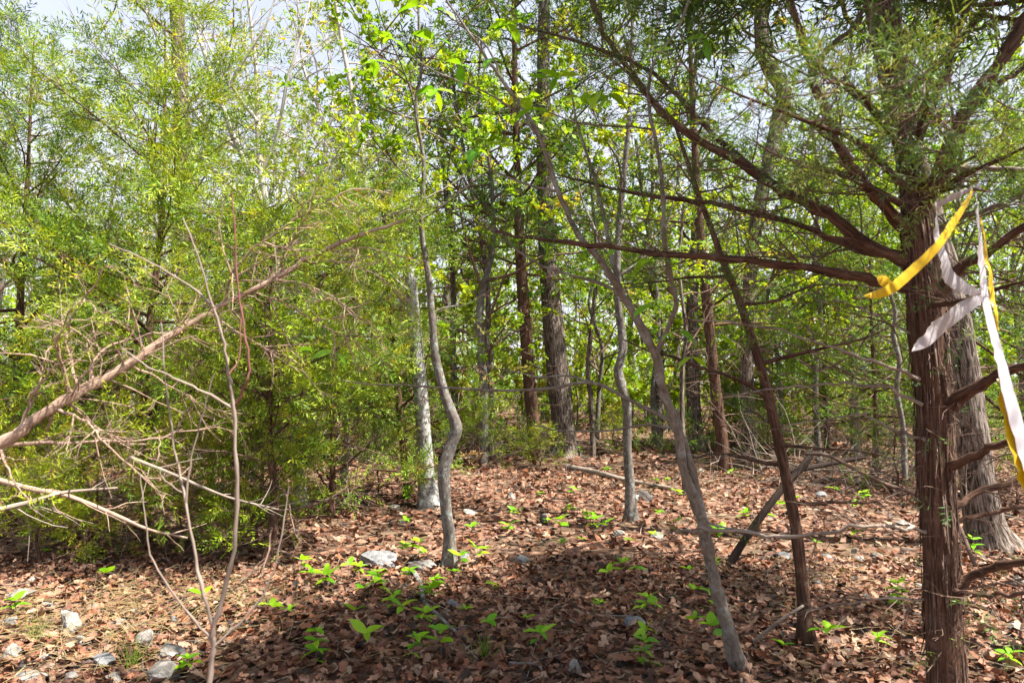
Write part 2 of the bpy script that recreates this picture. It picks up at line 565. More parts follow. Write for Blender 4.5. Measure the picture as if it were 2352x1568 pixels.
def spray_template(n, sub, L=0.12, w=0.0042, seed=0, lf=1.0):
    """a flattened feathery cedar twig along +X: scale-leaved shoots left and right of an axis"""
    g = np.random.default_rng(seed)
    V, Fc = [], []
    for i in range(n):
        t = (i + 0.6) / n
        p = np.array((t * L, 0, 0)) + g.normal(0, 0.003, 3)
        sgn = 1 if i % 2 else -1
        ang = math.radians(g.uniform(28, 60)) * sgn
        d = np.array((math.cos(ang), math.sin(ang), g.uniform(-0.35, 0.45)))
        l = lf * L * g.uniform(0.28, 0.46) * (1.15 - 0.65 * t)
        side = nrm(np.array((0, 0, 1.0)) + g.normal(0, 0.5, 3))
        diamond(V, Fc, p, d, l, w, side)
        for j in range(sub):
            tt = g.uniform(0.3, 0.8)
            d2 = nrm(d) + nrm(g.normal(0, 1, 3)) * 0.75
            diamond(V, Fc, p + nrm(d) * l * tt, d2, l * g.uniform(0.35, 0.6), w * 0.9, nrm(g.normal(0, 1, 3)))
    diamond(V, Fc, np.array((L * 0.8, 0, 0)), np.array((1.0, 0, 0.1)), L * 0.35, w, np.array((0, 0, 1.0)))
    return np.array(V), np.array(Fc)


SPRAY_HI = [spray_template(9, 1, w=0.0044, seed=s) for s in (1, 2, 3)]
SPRAY_MID = [spray_template(11, 0, L=0.15, w=0.0078, lf=0.86, seed=s) for s in (4, 5, 6)]
SPRAY_LO = [spray_template(7, 0, L=0.2, w=0.0115, seed=s) for s in (7, 8, 9)]


def leaf_cluster(n, l, w, seed):
    g = np.random.default_rng(seed)
    V, Fc = [], []
    for i in range(n):
        a = i / n * 2 * math.pi + g.uniform(-.5, .5)
        d = np.array((0.5 + 0.6 * math.cos(a), math.sin(a), g.uniform(-.6, .4)))
        p = np.array((g.uniform(-.3, .3) * l * 1.6, g.uniform(-.3, .3) * l, g.uniform(-.3, .3) * l))
        diamond(V, Fc, p, d, l * g.uniform(.7, 1.2), w * g.uniform(.8, 1.2), nrm(np.array((0, 0, 1)) + g.normal(0, .6, 3)))
    return np.array(V), np.array(Fc)


CLUSTER = [leaf_cluster(6, 0.05, 0.03, s) for s in (1, 2, 3)]
CLUSTER_FAR = [leaf_cluster(3, 0.13, 0.085, s) for s in (4, 5, 6)]


def place(mb, tmpls, org, d, size, rnd, g, flat=0.6):
    """templates with their X axis along d, Z axis roughly up"""
    N = len(org)
    if N == 0:
        return
    X = nrm(d)
    up = np.array((0, 0, 1.0)) * flat + g.normal(0, 0.55, (N, 3))
    Y = nrm(np.cross(up, X))
    Z = np.cross(X, Y)
    pick = g.integers(0, len(tmpls), N)
    s = np.broadcast_to(size, (N,))[:, None]
    for k, t in enumerate(tmpls):
        w = pick == k
        mb.scatter(t, org[w], X[w] * s[w], Y[w] * s[w], Z[w] * s[w], rnd[w])


# ------------------------------------------------------------------ growing
def along(pl, t):
    """point and tangent at fraction t (arrays) of a polyline (m,3)"""
    m = len(pl) - 1
    f = np.clip(t, 0, 0.9999) * m
    i = f.astype(int)
    w = (f - i)[..., None]
    return pl[i] * (1 - w) + pl[i + 1] * w, nrm(pl[i + 1] - pl[i])


def along_many(tw, idx, t):
    m = tw.shape[1] - 1
    f = np.clip(t, 0, 0.9999) * m
    i = f.astype(int)
    w = (f - i)[:, None]
    a, b = tw[idx, i], tw[idx, i + 1]
    return a * (1 - w) + b * w, nrm(b - a)


def stems(p0, d, L, g, wob=0.12, up=0.1, m=5):
    """bent stems: (N,m,3)"""
    N = len(p0)
    out = np.zeros((N, m, 3))
    out[:, 0] = p0
    dd = nrm(d)
    for k in range(1, m):
        dd = nrm(dd + g.normal(0, wob, (N, 3)) + np.array((0, 0, up)) / m)
        out[:, k] = out[:, k - 1] + dd * (L / (m - 1))[:, None]
    return out


def side_shoots(p, tan, g, ang_lo, ang_hi, flat):
    """directions leaving a stem sideways; flat > 0 keeps them near level"""
    N = len(p)
    r = g.normal(0, 1, (N, 3))
    r[:, 2] *= (1 - flat)
    perp = nrm(r - tan * np.sum(r * tan, 1, keepdims=True))
    a = np.radians(g.uniform(ang_lo, ang_hi, N))[:, None]
    return nrm(tan * np.cos(a) + perp * np.sin(a))


class Spec:
    """how foliage is hung on limbs"""
    def __init__(self, **k):
        self.sp1 = 0.10      # spacing of twigs along a limb
        self.len1 = 0.5
        self.k2 = 4          # second-order twigs per twig
        self.len2 = 0.45
        self.leaf_n = 3      # leaf units per second-order twig
        self.tmpl = SPRAY_MID
        self.size = 1.0
        self.up1 = 0.25
        self.up2 = 0.3
        self.flat = 0.5
        self.bare = 0.15     # inner share of the limb whose twigs carry nothing
        self.r1, self.r2 = 0.004, 0.002
        self.wob = 0.14
        self.ang = (35, 75)
        self.tone = 0.45
        self.dead = 0.08
        self.m1, self.m2 = 4, 3   # points per twig
        self.__dict__.update(k)
        if self.tmpl is not SPRAY_HI:
            self.m1, self.m2 = k.get('m1', 3), k.get('m2', 2)


def hang(limbs, spec, g, wood, leaves):
    """twigs, shoots and foliage on limb polylines"""
    P0, D, Ls, lv = [], [], [], []
    for pl in limbs:
        seg = np.linalg.norm(np.diff(pl, axis=0), axis=1)
        tot = seg.sum()
        n = max(2, int(tot / spec.sp1))
        t = np.sort(g.uniform(0.12, 1, n))
        p, tan = along(pl, t)
        P0.append(p)
        D.append(side_shoots(p, tan, g, *spec.ang, spec.flat))
        Ls.append(np.minimum(spec.len1 * g.uniform(0.45, 1.25, n) * (1.15 - 0.75 * t), tot * 0.6))
        lv.append(t > spec.bare)
        # the tip itself carries foliage
        P0.append(pl[-2:-1])
        D.append(nrm(pl[-1:] - pl[-2:-1]))
        Ls.append(np.array([min(spec.len1 * 0.8, tot * .5)]))
        lv.append(np.array([True]))
    P0, D, Ls, lv = np.concatenate(P0), np.concatenate(D), np.concatenate(Ls), np.concatenate(lv)
    lv &= g.uniform(0, 1, len(lv)) > spec.dead
    T1 = stems(P0, D, Ls, g, spec.wob, spec.up1, m=spec.m1)
    wood.twigs(T1, np.linspace(spec.r1, spec.r1 * 0.4, spec.m1)[None] * (0.6 + 0.8 * Ls / spec.len1)[:, None])
    N = len(T1)
    idx = np.repeat(np.arange(N), spec.k2)
    t = g.uniform(0.22, 1, len(idx))
    p, tan = along_many(T1, idx, t)
    d = side_shoots(p, tan, g, 25, 65, spec.flat)
    L2 = Ls[idx] * spec.len2 * g.uniform(0.5, 1.3, len(idx)) * (1.2 - 0.6 * t)
    T2 = stems(p, d, L2, g, spec.wob, spec.up2, m=spec.m2)
    wood.twigs(T2, np.linspace(spec.r2, spec.r2 * 0.45, spec.m2)[None] * np.ones((len(T2), 1)))
    keep = lv[idx]
    src = np.where(keep)[0]
    idl = np.repeat(src, spec.leaf_n)
    t = g.uniform(0.3, 1.0, len(idl))
    t[::spec.leaf_n] = 0.97
    p, tan = along_many(T2, idl, t)
    d = nrm(tan + g.normal(0, 0.45, tan.shape))
    tone1 = g.normal(0, 0.13, N)
    rnd = np.clip(spec.tone + tone1[idx[idl]] + g.normal(0, 0.17, len(idl)), 0, 1)
    place(leaves, spec.tmpl, p, d, spec.size * g.uniform(0.65, 1.2, len(idl)), rnd, g)
    # and along the first-order twigs
    s1 = np.where(lv)[0]
    id1 = np.repeat(s1, spec.leaf_n)
    t = g.uniform(0.35, 1.0, len(id1))
    p, tan = along_many(T1, id1, t)
    d = nrm(tan + g.normal(0, 0.6, tan.shape))
    rnd = np.clip(spec.tone + tone1[id1] + g.normal(0, 0.17, len(id1)), 0, 1)
    place(leaves, spec.tmpl, p, d, spec.size * g.uniform(0.65, 1.15, len(id1)), rnd, g)


def auto_limbs(tr, trad, n, t0, t1, length, el, g, up=0.25, wob=0.13, profile=None, m=7, bias=None):
    """limbs leaving a trunk polyline in a rising spiral; returns [(polyline, r0)]"""
    out = []
    for i in range(n):
        t = t0 + (t1 - t0) * (i + g.uniform(0, 0.8)) / n
        p, tan = along(tr, np.array([t]))
        az = i * 2.39996 + g.uniform(-.5, .5)
        e = math.radians(g.uniform(*el))
        d = np.array([(math.cos(az) * math.cos(e), math.sin(az) * math.cos(e), math.sin(e))])
        if bias is not None:
            d = nrm(d + np.asarray(bias))
        pr = profile((t - t0) / (t1 - t0)) if profile else 1.15 - 0.8 * (t - t0) / (t1 - t0)
        L = length * pr * g.uniform(0.7, 1.25)
        pl = stems(p, d, np.array([L]), g, wob, up, m)[0]
        r = np.interp(t, np.linspace(0, 1, len(trad)), trad)
        out.append((pl, min(r * 0.55, 0.006 + L * 0.011)))
    return out


def trunk_px(pts, d, w):
    """trunk polyline from view positions, per-point distance and per-point width in view pixels"""
    d = np.broadcast_to(np.asarray(d, float), (len(pts),))
    return np.array([P(x, y, dd) for (x, y), dd in zip(pts, d)]), np.array([ww * dd / F / 2 for ww, dd in zip(np.broadcast_to(np.asarray(w, float), (len(pts),)), d)])


def extend_up(tp, tr, height, g, lean=0.04, n=4):
    """carry a trunk on above the frame"""
    d = nrm(tp[-1] - tp[-2])
    d = nrm(d * 0.5 + np.array((0, 0, 1.0)))
    P2, R2 = [tp], [tr]
    p, r = tp[-1], tr[-1]
    L = max(0.3, height - p[2])
    for k in range(n):
        d = nrm(d + g.normal(0, lean * 2, 3) + np.array((0, 0, 0.1)))
        p = p + d * L / n
        P2.append(p[None])
        R2.append(np.array([max(0.008, r * (1 - (k + 1) / n * 0.85))]))
    return np.concatenate(P2), np.concatenate(R2)


def build_tree(name, label, cat, tp, tr, bark, leafmat, limbs, spec, g, seed=0, n=16, rough=0.05, ridges=0, flare=0.0,
               group=None, limb_parts=True, extra=None, twigmat=None, crown_name='crown', k=5, dead_low=None):
    """tree of trunk, branches, twigs and crown. limbs: [(polyline, r0)]"""
    root = thing(name, tuple(tp[0]), label, cat, group)
    pts, rad = spline(tp, k, tr)
    mb = MB()
    mb.tube(pts, rad, n=n, rough=rough, ridges=ridges, seed=seed, flare=flare)
    trunk = mb.build('trunk', bark, root, True)
    if extra:
        extra(trunk, pts, rad)
    lm = MB()
    polys = []
    for i, (pl, r0) in enumerate(limbs):
        sp = spline(pl, 2)
        polys.append(sp)
        rr = np.linspace(r0, max(0.002, r0 * 0.22), len(sp))
        if limb_parts and r0 > 0.008:
            b = MB()
            b.tube(sp, rr, n=8 if r0 > 0.012 else 5, rough=rough, seed=seed + i)
            b.build('branch', bark, root, True)
        else:
            lm.tube(sp, rr, n=5, seed=seed + i, cap=False)
    lv = MB()
    if spec is not None and polys:
        hang(polys, spec, g, lm, lv)
    if dead_low:
        nd, t0, t1, ld = dead_low
        low = auto_limbs(pts, rad, nd, t0, t1, ld, (-25, 25), g, up=-0.05, wob=0.2, profile=lambda u: 1.0)
        for i, (pl, r0) in enumerate(low):
            lm.tube(pl, np.linspace(min(r0, 0.012), 0.003, len(pl)), n=5, seed=i, cap=False)
        hang([pl for pl, _ in low], Spec(sp1=0.16, len1=0.5, k2=3, leaf_n=1, tmpl=SPRAY_MID, dead=0.93, r1=0.004, r2=0.0024, wob=0.24, up1=-0.05, m1=4, m2=3), g, lm, lv)
    if lm.n:
        lm.build('twigs', twigmat or M['bark_twig'], root, True)['kind'] = 'stuff'
    if lv.n:
        lv.build(crown_name, leafmat, root)['kind'] = 'stuff'
    return root


def copy_tree(src, loc, rz, sc, label, group):
    r = src.copy()
    COL.objects.link(r)
    r.location = loc
    r.rotation_euler = (0, 0, rz)
    r.scale = (sc, sc, sc)
    r['label'] = label
    r['group'] = group
    for c in src.children:
        q = c.copy()
        COL.objects.link(q)
        q.parent = r
        q.matrix_parent_inverse = c.matrix_parent_inverse
    return r


exec_order = []
# ================================================================== THE SETTING: ground
def make_ground():
    ys = np.concatenate([np.linspace(-30, 1, 16), np.linspace(1.4, 20, 94), np.linspace(21, 60, 40), np.linspace(70, 600, 18)])
    u = np.linspace(-1, 1, 121)
    xs = np.sign(u) * (np.abs(u) * 14 + np.abs(u) ** 6 * 586)
    X, Y = np.meshgrid(xs, ys)
    Z = terrain(X, Y)
    n = len(xs)
    i = np.arange(len(ys) - 1)[:, None] * n + np.arange(n - 1)[None]
    q = np.stack([i, i + 1, i + n + 1, i + n], -1).reshape(-1, 4)
    mb = MB()
    mb.add(np.stack([X, Y, Z], -1).reshape(-1, 3), quads=q)
    o = mb.build('ground', M['ground'], None, True)
    tag(o, 'brown forest floor under a carpet of dead oak leaves', kind='structure')
    return o


ground = make_ground()


def oak_leaf(seed, fine=3):
    """dead lobed oak leaf about 1 long along +X, curled"""
    g = np.random.default_rng(seed)
    n = (3, 4, 5, 8)[fine]
    t = np.linspace(0, 1, n)
    w = g.uniform(0.2, 0.34) * np.sin(np.pi * np.clip(t * 0.95 + 0.03, 0, 1)) ** 0.7
    lob = np.where(np.arange(n) % 2 == 1, 1.25, 0.62)
    w = w * lob * g.uniform(0.85, 1.15, n)
    w[0], w[-1] = 0.015, 0.02
    curl = g.uniform(0.15, 0.55)
    bend = g.uniform(-0.25, 0.35)
    mid = np.stack([t - 0.5, 0.05 * np.sin(t * 3 + g.uniform(0, 6)), bend * (t - .5) ** 2 * 2 + 0.02 * g.normal(0, 1, n)], 1)
    tw = g.uniform(-.4, .4)
    lft = mid + np.stack([0.06 * lob, w, curl * w * (1 + tw * (t - .5) * 3)], 1)
    rgt = mid + np.stack([0.06 * lob, -w, curl * w * (1 - tw * (t - .5) * 3)], 1)
    V = np.concatenate([lft, mid, rgt])
    Fq = []
    for i in range(n - 1):
        Fq += [(i, n + i, n + i + 1, i + 1), (n + i, 2 * n + i, 2 * n + i + 1, n + i + 1)]
    return V, np.array(Fq)


def view_points(n, y0, y1, g, pw=1.0, margin=0.6):
    """points on the ground inside a fan in front of the camera"""
    out = []
    while sum(len(o) for o in out) < n:
        k = n
        y = np.sqrt(g.uniform(0, 1, k) * (y1 ** 2 - y0 ** 2) + y0 ** 2) if pw == 1 else y0 + (y1 - y0) * g.uniform(0, 1, k) ** pw
        x = g.uniform(-1, 1, k) * (0.78 * y + margin)
        out.append(np.stack([x, y], 1))
    return np.concatenate(out)[:n]


def leaf_axes(n, g, size, tilt=0.5):
    z = nrm(np.array((0, 0, 1.0)) + g.normal(0, tilt, (n, 3)))
    a = g.uniform(0, 2 * np.pi, n)
    x = np.stack([np.cos(a), np.sin(a), np.zeros(n)], 1)
    y = nrm(np.cross(z, x))
    x = np.cross(y, z)
    s = size[:, None]
    flip = np.where(g.uniform(0, 1, n) < 0.35, -1, 1)[:, None]
    return x * s, y * s, z * s * flip


def litter():
    g = np.random.default_rng(11)
    # the leaves that show largest, one by one
    meshes = []
    for k in range(10):
        mb = MB()
        v, f = oak_leaf(40 + k, 3)
        mb.add(v, quads=f, rnd=(k + 0.5) / 10 * 0.8 + 0.12)
        meshes.append(mb.mesh('dead_leaf', M['litter'], True))
    pts = view_points(300, 2.9, 4.9, g)
    pts[:, 1] = 2.9 + (pts[:, 1] - 2.9)
    for i in range(300):
        x, y = pts[i]
        s = g.uniform(0.065, 0.11)
        o = link('dead_leaf', meshes[int(g.integers(0, 10))], ground)
        X, Y, Z = (a[0] for a in leaf_axes(1, g, np.array([s]), 0.38))
        mw = Matrix(((X[0], Y[0], Z[0], x), (X[1], Y[1], Z[1], y), (X[2], Y[2], Z[2], float(terrain(x, y)) + g.uniform(0.03, 0.055)), (0, 0, 0, 1)))
        o.matrix_basis = mw
    mb = MB()
    for (n, y0, y1, fine, s0, s1, lift) in ((17000, 2.6, 6.4, 2, 0.04, 0.092, 0.035), (15000, 6.2, 13, 1, 0.055, 0.12, 0.04), (8000, 12.5, 28, 0, 0.12, 0.22, 0.06)):
        p = view_points(n, y0, y1, g)
        tm = [oak_leaf(70 + k, fine) for k in range(6)]
        pick = g.integers(0, 6, n)
        patch = 0.5 * np.sin(p[:, 0] * 1.9 + 1) * np.sin(p[:, 1] * 1.5) + 0.4 * np.sin(p[:, 0] * 5.3 + p[:, 1] * 4.1)
        rnd = np.clip(0.5 + 0.09 * patch + g.normal(0, 0.25, n), 0.02, 1)
        X, Y, Z = leaf_axes(n, g, g.uniform(s0, s1, n))
        o = np.stack([p[:, 0], p[:, 1], terrain(p[:, 0], p[:, 1]) + g.uniform(0.004, lift, n)], 1)
        for k in range(6):
            w = pick == k
            mb.scatter(tm[k], o[w], X[w], Y[w], Z[w], rnd[w])
    o = mb.build('leaf_litter', M['litter'], ground)
    tag(o, kind='stuff')
    # broken twigs strewn among the leaves
    tw = MB()
    for n, y0, y1, r in ((650, 2.8, 7, 0.0022), (700, 7, 18, 0.004)):
        p = view_points(n, y0, y1, g)
        q = np.stack([p[:, 0], p[:, 1], terrain(p[:, 0], p[:, 1]) + g.uniform(0.02, 0.06, n)], 1)
        T = stems(q, g.normal(0, 1, (n, 3)) * np.array((1, 1, 0.1)), g.uniform(0.06, 0.4, n) * (1 if r < 0.003 else 1.8), g, 0.16, 0.0, 4)
        tw.twigs(T, np.linspace(r, r * 0.5, 4)[None] * g.uniform(0.6, 1.6, (n, 1)))
    tag(tw.build('twig_litter', M['bark_dead'], ground, True), kind='stuff')


litter()

# ================================================================== the cedar on the right, hung with tape
def tube_part(root, name, pts, rads, mat, n=7, rough=0.05, seed=0, k=4, kink=0.0):
    s, r = spline(np.asarray(pts), k, np.asarray(rads))
    if kink:
        gg = np.random.default_rng(seed + 500)
        e = gg.normal(0, kink, s.shape)
        e[0] = e[-1] = 0
        s = s + e
        r = r * (1 + gg.uniform(-0.18, 0.22, len(r)))
        r[0] *= 1.35
    b = MB()
    b.tube(s, r, n=n, rough=rough, seed=seed)
    b.build(name, mat, root, True)
    return s


def px_line(pts):
    """[(x, y, d)] -> world points"""
    return np.array([P(*p) for p in pts])


def bark_strips(trunk, pts, rad):
    g = np.random.default_rng(77)
    mb = MB()
    N = 620
    t = g.uniform(0.02, 0.8, N)
    p, tan = along(pts, t)
    r = np.interp(t, np.linspace(0, 1, len(rad)), rad)
    a = g.uniform(0, 2 * np.pi, N)
    u = nrm(np.cross(tan, np.array((0.2, 1, 0.1))))
    v = np.cross(tan, u)
    out = u * np.cos(a)[:, None] + v * np.sin(a)[:, None]
    L = g.uniform(0.05, 0.32, N)
    w = g.uniform(0.0016, 0.0055, N)
    p4 = np.zeros((N, 4, 3))
    for k in range(4):
        off = (r * 1.05 + np.array((0.0, 0.005, 0.004, 0.018))[k] * g.uniform(.2, 1.6, N))[:, None]
        p4[:, k] = p + out * off - tan * (L * k / 3)[:, None] + g.normal(0, 0.002, (N, 3))
    mb.twigs(p4, w[:, None] * np.array((0.7, 1, 0.8, 0.3))[None])
    o = mb.build('bark_strips', M['bark_strip'], trunk, True)
    o['kind'] = 'stuff'


def right_cedar():
    g = np.random.default_rng(21)
    tp, tr = trunk_px([(2182, 1765), (2174, 1568), (2162, 1330), (2150, 1100), (2142, 900), (2125, 700), (2110, 570), (2098, 450), (2080, 330), (2064, 190), (2048, 20), (2030, -260), (2022, -600), (2018, -980)],
                      2.9, [92, 75, 71, 69, 70, 73, 65, 52, 41, 36, 31, 27, 19, 5])
    tp[0][2] = terrain(tp[0][0], tp[0][1]) - 0.05
    root = thing('cedar_tree', tuple(tp[0]), 'large red-brown cedar with stringy bark, hung with yellow and white tape', 'tree')
    pts, rad = spline(tp, 8, tr)
    mb = MB()
    mb.tube(pts, rad, n=40, rough=0.055, ridges=11, seed=3, flare=0.25)
    trunk = mb.build('trunk', M['bark_cedar'], root, True)
    bark_strips(trunk, pts, rad)
    q = F / 2.9 * 2      # pixels of width -> radius
    big = [
        # (points (x,y,d), width px start, width px end)
        ([(2085, 600, 2.9), (1990, 560, 2.95), (1900, 492, 3.0), (1800, 440, 3.05), (1700, 372, 3.1), (1560, 292, 3.2), (1480, 210, 3.3), (1400, 100, 3.4), (1350, -20, 3.5), (1280, -200, 3.6)], 40, 9),
        ([(1760, 410, 3.08), (1640, 310, 3.2), (1560, 225, 3.3), (1470, 150, 3.35), (1330, 100, 3.45), (1200, 60, 3.6)], 20, 6),
        ([(2090, 660, 2.9), (1990, 640, 2.95), (1900, 622, 3.0), (1780, 606, 3.05), (1660, 596, 3.1), (1500, 580, 3.2), (1350, 562, 3.35), (1200, 542, 3.5), (1140, 530, 3.6)], 34, 8),
        ([(2070, 600, 2.92), (1940, 560, 3.1), (1850, 520, 3.2), (1700, 482, 3.35), (1600, 462, 3.5), (1400, 432, 3.7), (1290, 402, 3.8)], 26, 6),
        ([(2075, 520, 2.88), (2010, 450, 2.8), (1960, 392, 2.75), (1925, 330, 2.72), (1892, 250, 2.7), (1862, 170, 2.7), (1835, 60, 2.68), (1800, -80, 2.7), (1770, -260, 2.75)], 40, 14),
        ([(1868, 180, 2.7), (1900, 120, 2.75), (1960, 60, 2.8), (2010, -30, 2.85)], 18, 10),
        ([(1935, 345, 2.73), (1860, 280, 2.6), (1800, 240, 2.45), (1740, 200, 2.3)], 16, 6),
        ([(2115, 470, 2.88), (2165, 380, 2.8), (2209, 275, 2.75), (2290, 150, 2.7), (2360, 25, 2.7), (2430, -150, 2.7), (2500, -380, 2.75)], 52, 24),
        ([(2100, 330, 2.9), (2135, 260, 2.95), (2165, 190, 3.0), (2195, 90, 3.05), (2232, -20, 3.1), (2270, -200, 3.1)], 26, 12),
        ([(2250, 235, 2.75), (2300, 190, 2.8), (2360, 150, 2.9), (2450, 90, 3.0)], 20, 10),
        ([(2150, 690, 2.88), (2200, 620, 2.8), (2280, 570, 2.7), (2360, 520, 2.6), (2460, 480, 2.5)], 36, 20),
        ([(2130, 560, 2.9), (2200, 500, 3.1), (2280, 480, 3.3), (2400, 420, 3.5)], 22, 10),
        ([(2185, 930, 2.85), (2220, 900, 2.75), (2280, 868, 2.65), (2360, 838, 2.5), (2500, 800, 2.3)], 44, 30),
        ([(2185, 1068, 2.85), (2230, 1052, 2.75), (2290, 1020, 2.65), (2370, 1000, 2.5), (2480, 990, 2.4)], 30, 20),
        ([(2190, 1160, 2.88), (2260, 1128, 2.9), (2360, 1100, 2.9), (2480, 1080, 3.0)], 26, 16),
        ([(2195, 1200, 2.88), (2260, 1180, 2.85), (2370, 1160, 2.8), (2480, 1150, 2.8)], 18, 12),
        ([(2200, 1345, 2.85), (2250, 1312, 2.8), (2310, 1295, 2.7), (2380, 1286, 2.6), (2500, 1275, 2.5)], 34, 20),
        ([(2195, 1360, 2.8), (2240, 1368, 2.7), (2310, 1365, 2.6), (2400, 1350, 2.5)], 22, 12),
        ([(2110, 870, 2.86), (2060, 850, 2.8), (1980, 822, 2.8), (1900, 792, 2.85), (1800, 762, 2.9), (1700, 745, 3.0), (1590, 735, 3.1)], 14, 5),
        ([(2120, 930, 2.86), (2040, 895, 2.9), (1960, 880, 3.0), (1880, 885, 3.1), (1780, 893, 3.2), (1660, 912, 3.4)], 13, 4),
        ([(2130, 1010, 2.86), (2060, 985, 3.0), (1980, 955, 3.1), (1900, 960, 3.2), (1800, 980, 3.3)], 13, 4),
        ([(2130, 780, 2.86), (2040, 740, 3.0), (1960, 700, 3.1), (1880, 690, 3.3)], 12, 4),
        ([(2128, 1219, 2.9), (2080, 1212, 2.83), (1980, 1205, 2.8), (1870, 1226, 2.9), (1780, 1232, 3.0), (1690, 1218, 3.1), (1610, 1215, 3.2), (1550, 1222, 3.3)], 12, 11),
        ([(2140, 1375, 2.92), (2060, 1372, 2.9), (1960, 1385, 3.0), (1850, 1400, 3.1)], 10, 4),
    ]
    polys, dead = [], []
    for i, (pl, w0, w1) in enumerate(big):
        wp = px_line(pl)
        d = np.array([p[2] for p in pl])
        r = np.linspace(w0, w1, len(pl)) * (0.74 if i < 12 else 0.66) * d / F / 2
        s = tube_part(root, 'branch', wp, r, M['bark_cedar'] if i < 18 else M['bark_dead'], n=12 if w0 > 24 else 8, rough=0.11, seed=i * 7 + 1, kink=0.004 if i < 12 else 0.005)
        (polys if i < 12 else dead).append(s)
    tw, lv = MB(), MB()
    # foliage of the limbs; the long left limbs carry theirs far out and thinly
    hang([polys[0], polys[1], polys[2], polys[3]], Spec(sp1=0.05, len1=0.44, k2=4, leaf_n=2, tmpl=SPRAY_HI, bare=0.3, tone=0.3, dead=0.25, r1=0.0035, r2=0.0018, size=0.9), g, tw, lv)
    hang([polys[4], polys[5], polys[7], polys[8], polys[9]], Spec(sp1=0.075, len1=0.45, k2=4, leaf_n=2, tmpl=SPRAY_HI, bare=0.15, tone=0.35, dead=0.28), g, tw, lv)
    hang([polys[10], polys[11]], Spec(sp1=0.06, len1=0.4, k2=3, leaf_n=2, tmpl=SPRAY_HI, bare=0.4, tone=0.35, dead=0.4), g, tw, lv)
    # boughs reaching toward the camera, the soft green mass in front of the trunk
    near = [[(2080, 430, 2.85), (2030, 380, 2.5), (1960, 320, 2.25), (1880, 290, 2.1), (1780, 250, 2.0), (1690, 215, 1.95)],
            [(2090, 400, 2.85), (2060, 330, 2.4), (2010, 260, 2.1), (1960, 200, 1.95), (1900, 190, 1.85)],
            [(2095, 380, 2.85), (2110, 300, 2.4), (2130, 240, 2.1), (2120, 180, 1.95)],
            [(2070, 470, 2.85), (2000, 430, 2.5), (1920, 400, 2.3), (1830, 380, 2.2)],
            [(2120, 470, 2.85), (2200, 410, 2.4), (2290, 370, 2.15), (2370, 330, 2.0)],
            [(2115, 430, 2.85), (2180, 390, 2.5), (2240, 360, 2.3)],
            [(2140, 700, 2.85), (2220, 690, 2.4), (2300, 660, 2.2), (2380, 640, 2.1)]]
    for i, pl in enumerate(near):
        s = tube_part(root, 'branch', px_line(pl), np.linspace(0.014, 0.003, len(pl)), M['bark_cedar'], n=7, seed=i + 50)
        hang([s], Spec(sp1=0.06, len1=0.34 if i != 6 else 0.2, k2=4, leaf_n=2 if i < 6 else 1, tmpl=SPRAY_HI, bare=0.25, tone=0.5, dead=0.12, size=0.85, up1=0.1, up2=0.1, r1=0.003, r2=0.0015), g, tw, lv)
    tube_part(root, 'branch', px_line([(2150, 450, 2.8), (2200, 428, 2.4), (2236, 433, 2.09), (2275, 442, 1.9)]), [0.008, 0.006, 0.0045, 0.002], M['bark_cedar'], n=7, seed=88, kink=0.003)
    # bare twigs on the lower dead limbs
    hang(dead, Spec(sp1=0.05, len1=0.3, k2=3, wob=0.24, leaf_n=1, tmpl=SPRAY_HI, bare=0.1, dead=0.88, r1=0.0028, r2=0.0014, up1=-0.1, tone=.45), g, tw, lv)
    hang([pts[4:60]], Spec(sp1=0.022, len1=0.2, k2=2, leaf_n=1, tmpl=SPRAY_HI, bare=0, dead=0.93, r1=0.0022, r2=0.0012, ang=(60, 100), up1=-0.2, wob=0.25), g, tw, lv)
    # the crown above and beyond the frame
    top = auto_limbs(pts, rad, 46, 0.8, 0.99, 1.6, (8, 40), g, profile=lambda u: 1.2 - 0.85 * u, bias=(0.25, 0.3, 0))
    for i, (pl, r0) in enumerate(top):
        tube_part(root, 'branch', pl, np.linspace(r0, r0 * .2, len(pl)), M['bark_cedar'], n=6, seed=i + 90, k=2)
    hang([spline(p, 2) for p, _ in top], Spec(sp1=0.10, len1=0.55, k2=4, leaf_n=3, tmpl=SPRAY_LO, tone=0.35, dead=0.05, size=1.25), g, tw, lv)
    tw.build('twigs', M['bark_twig'], root, True)['kind'] = 'stuff'
    lv.build('crown', M['cedar_blue'], root)['kind'] = 'stuff'
    return root


right_cedar()


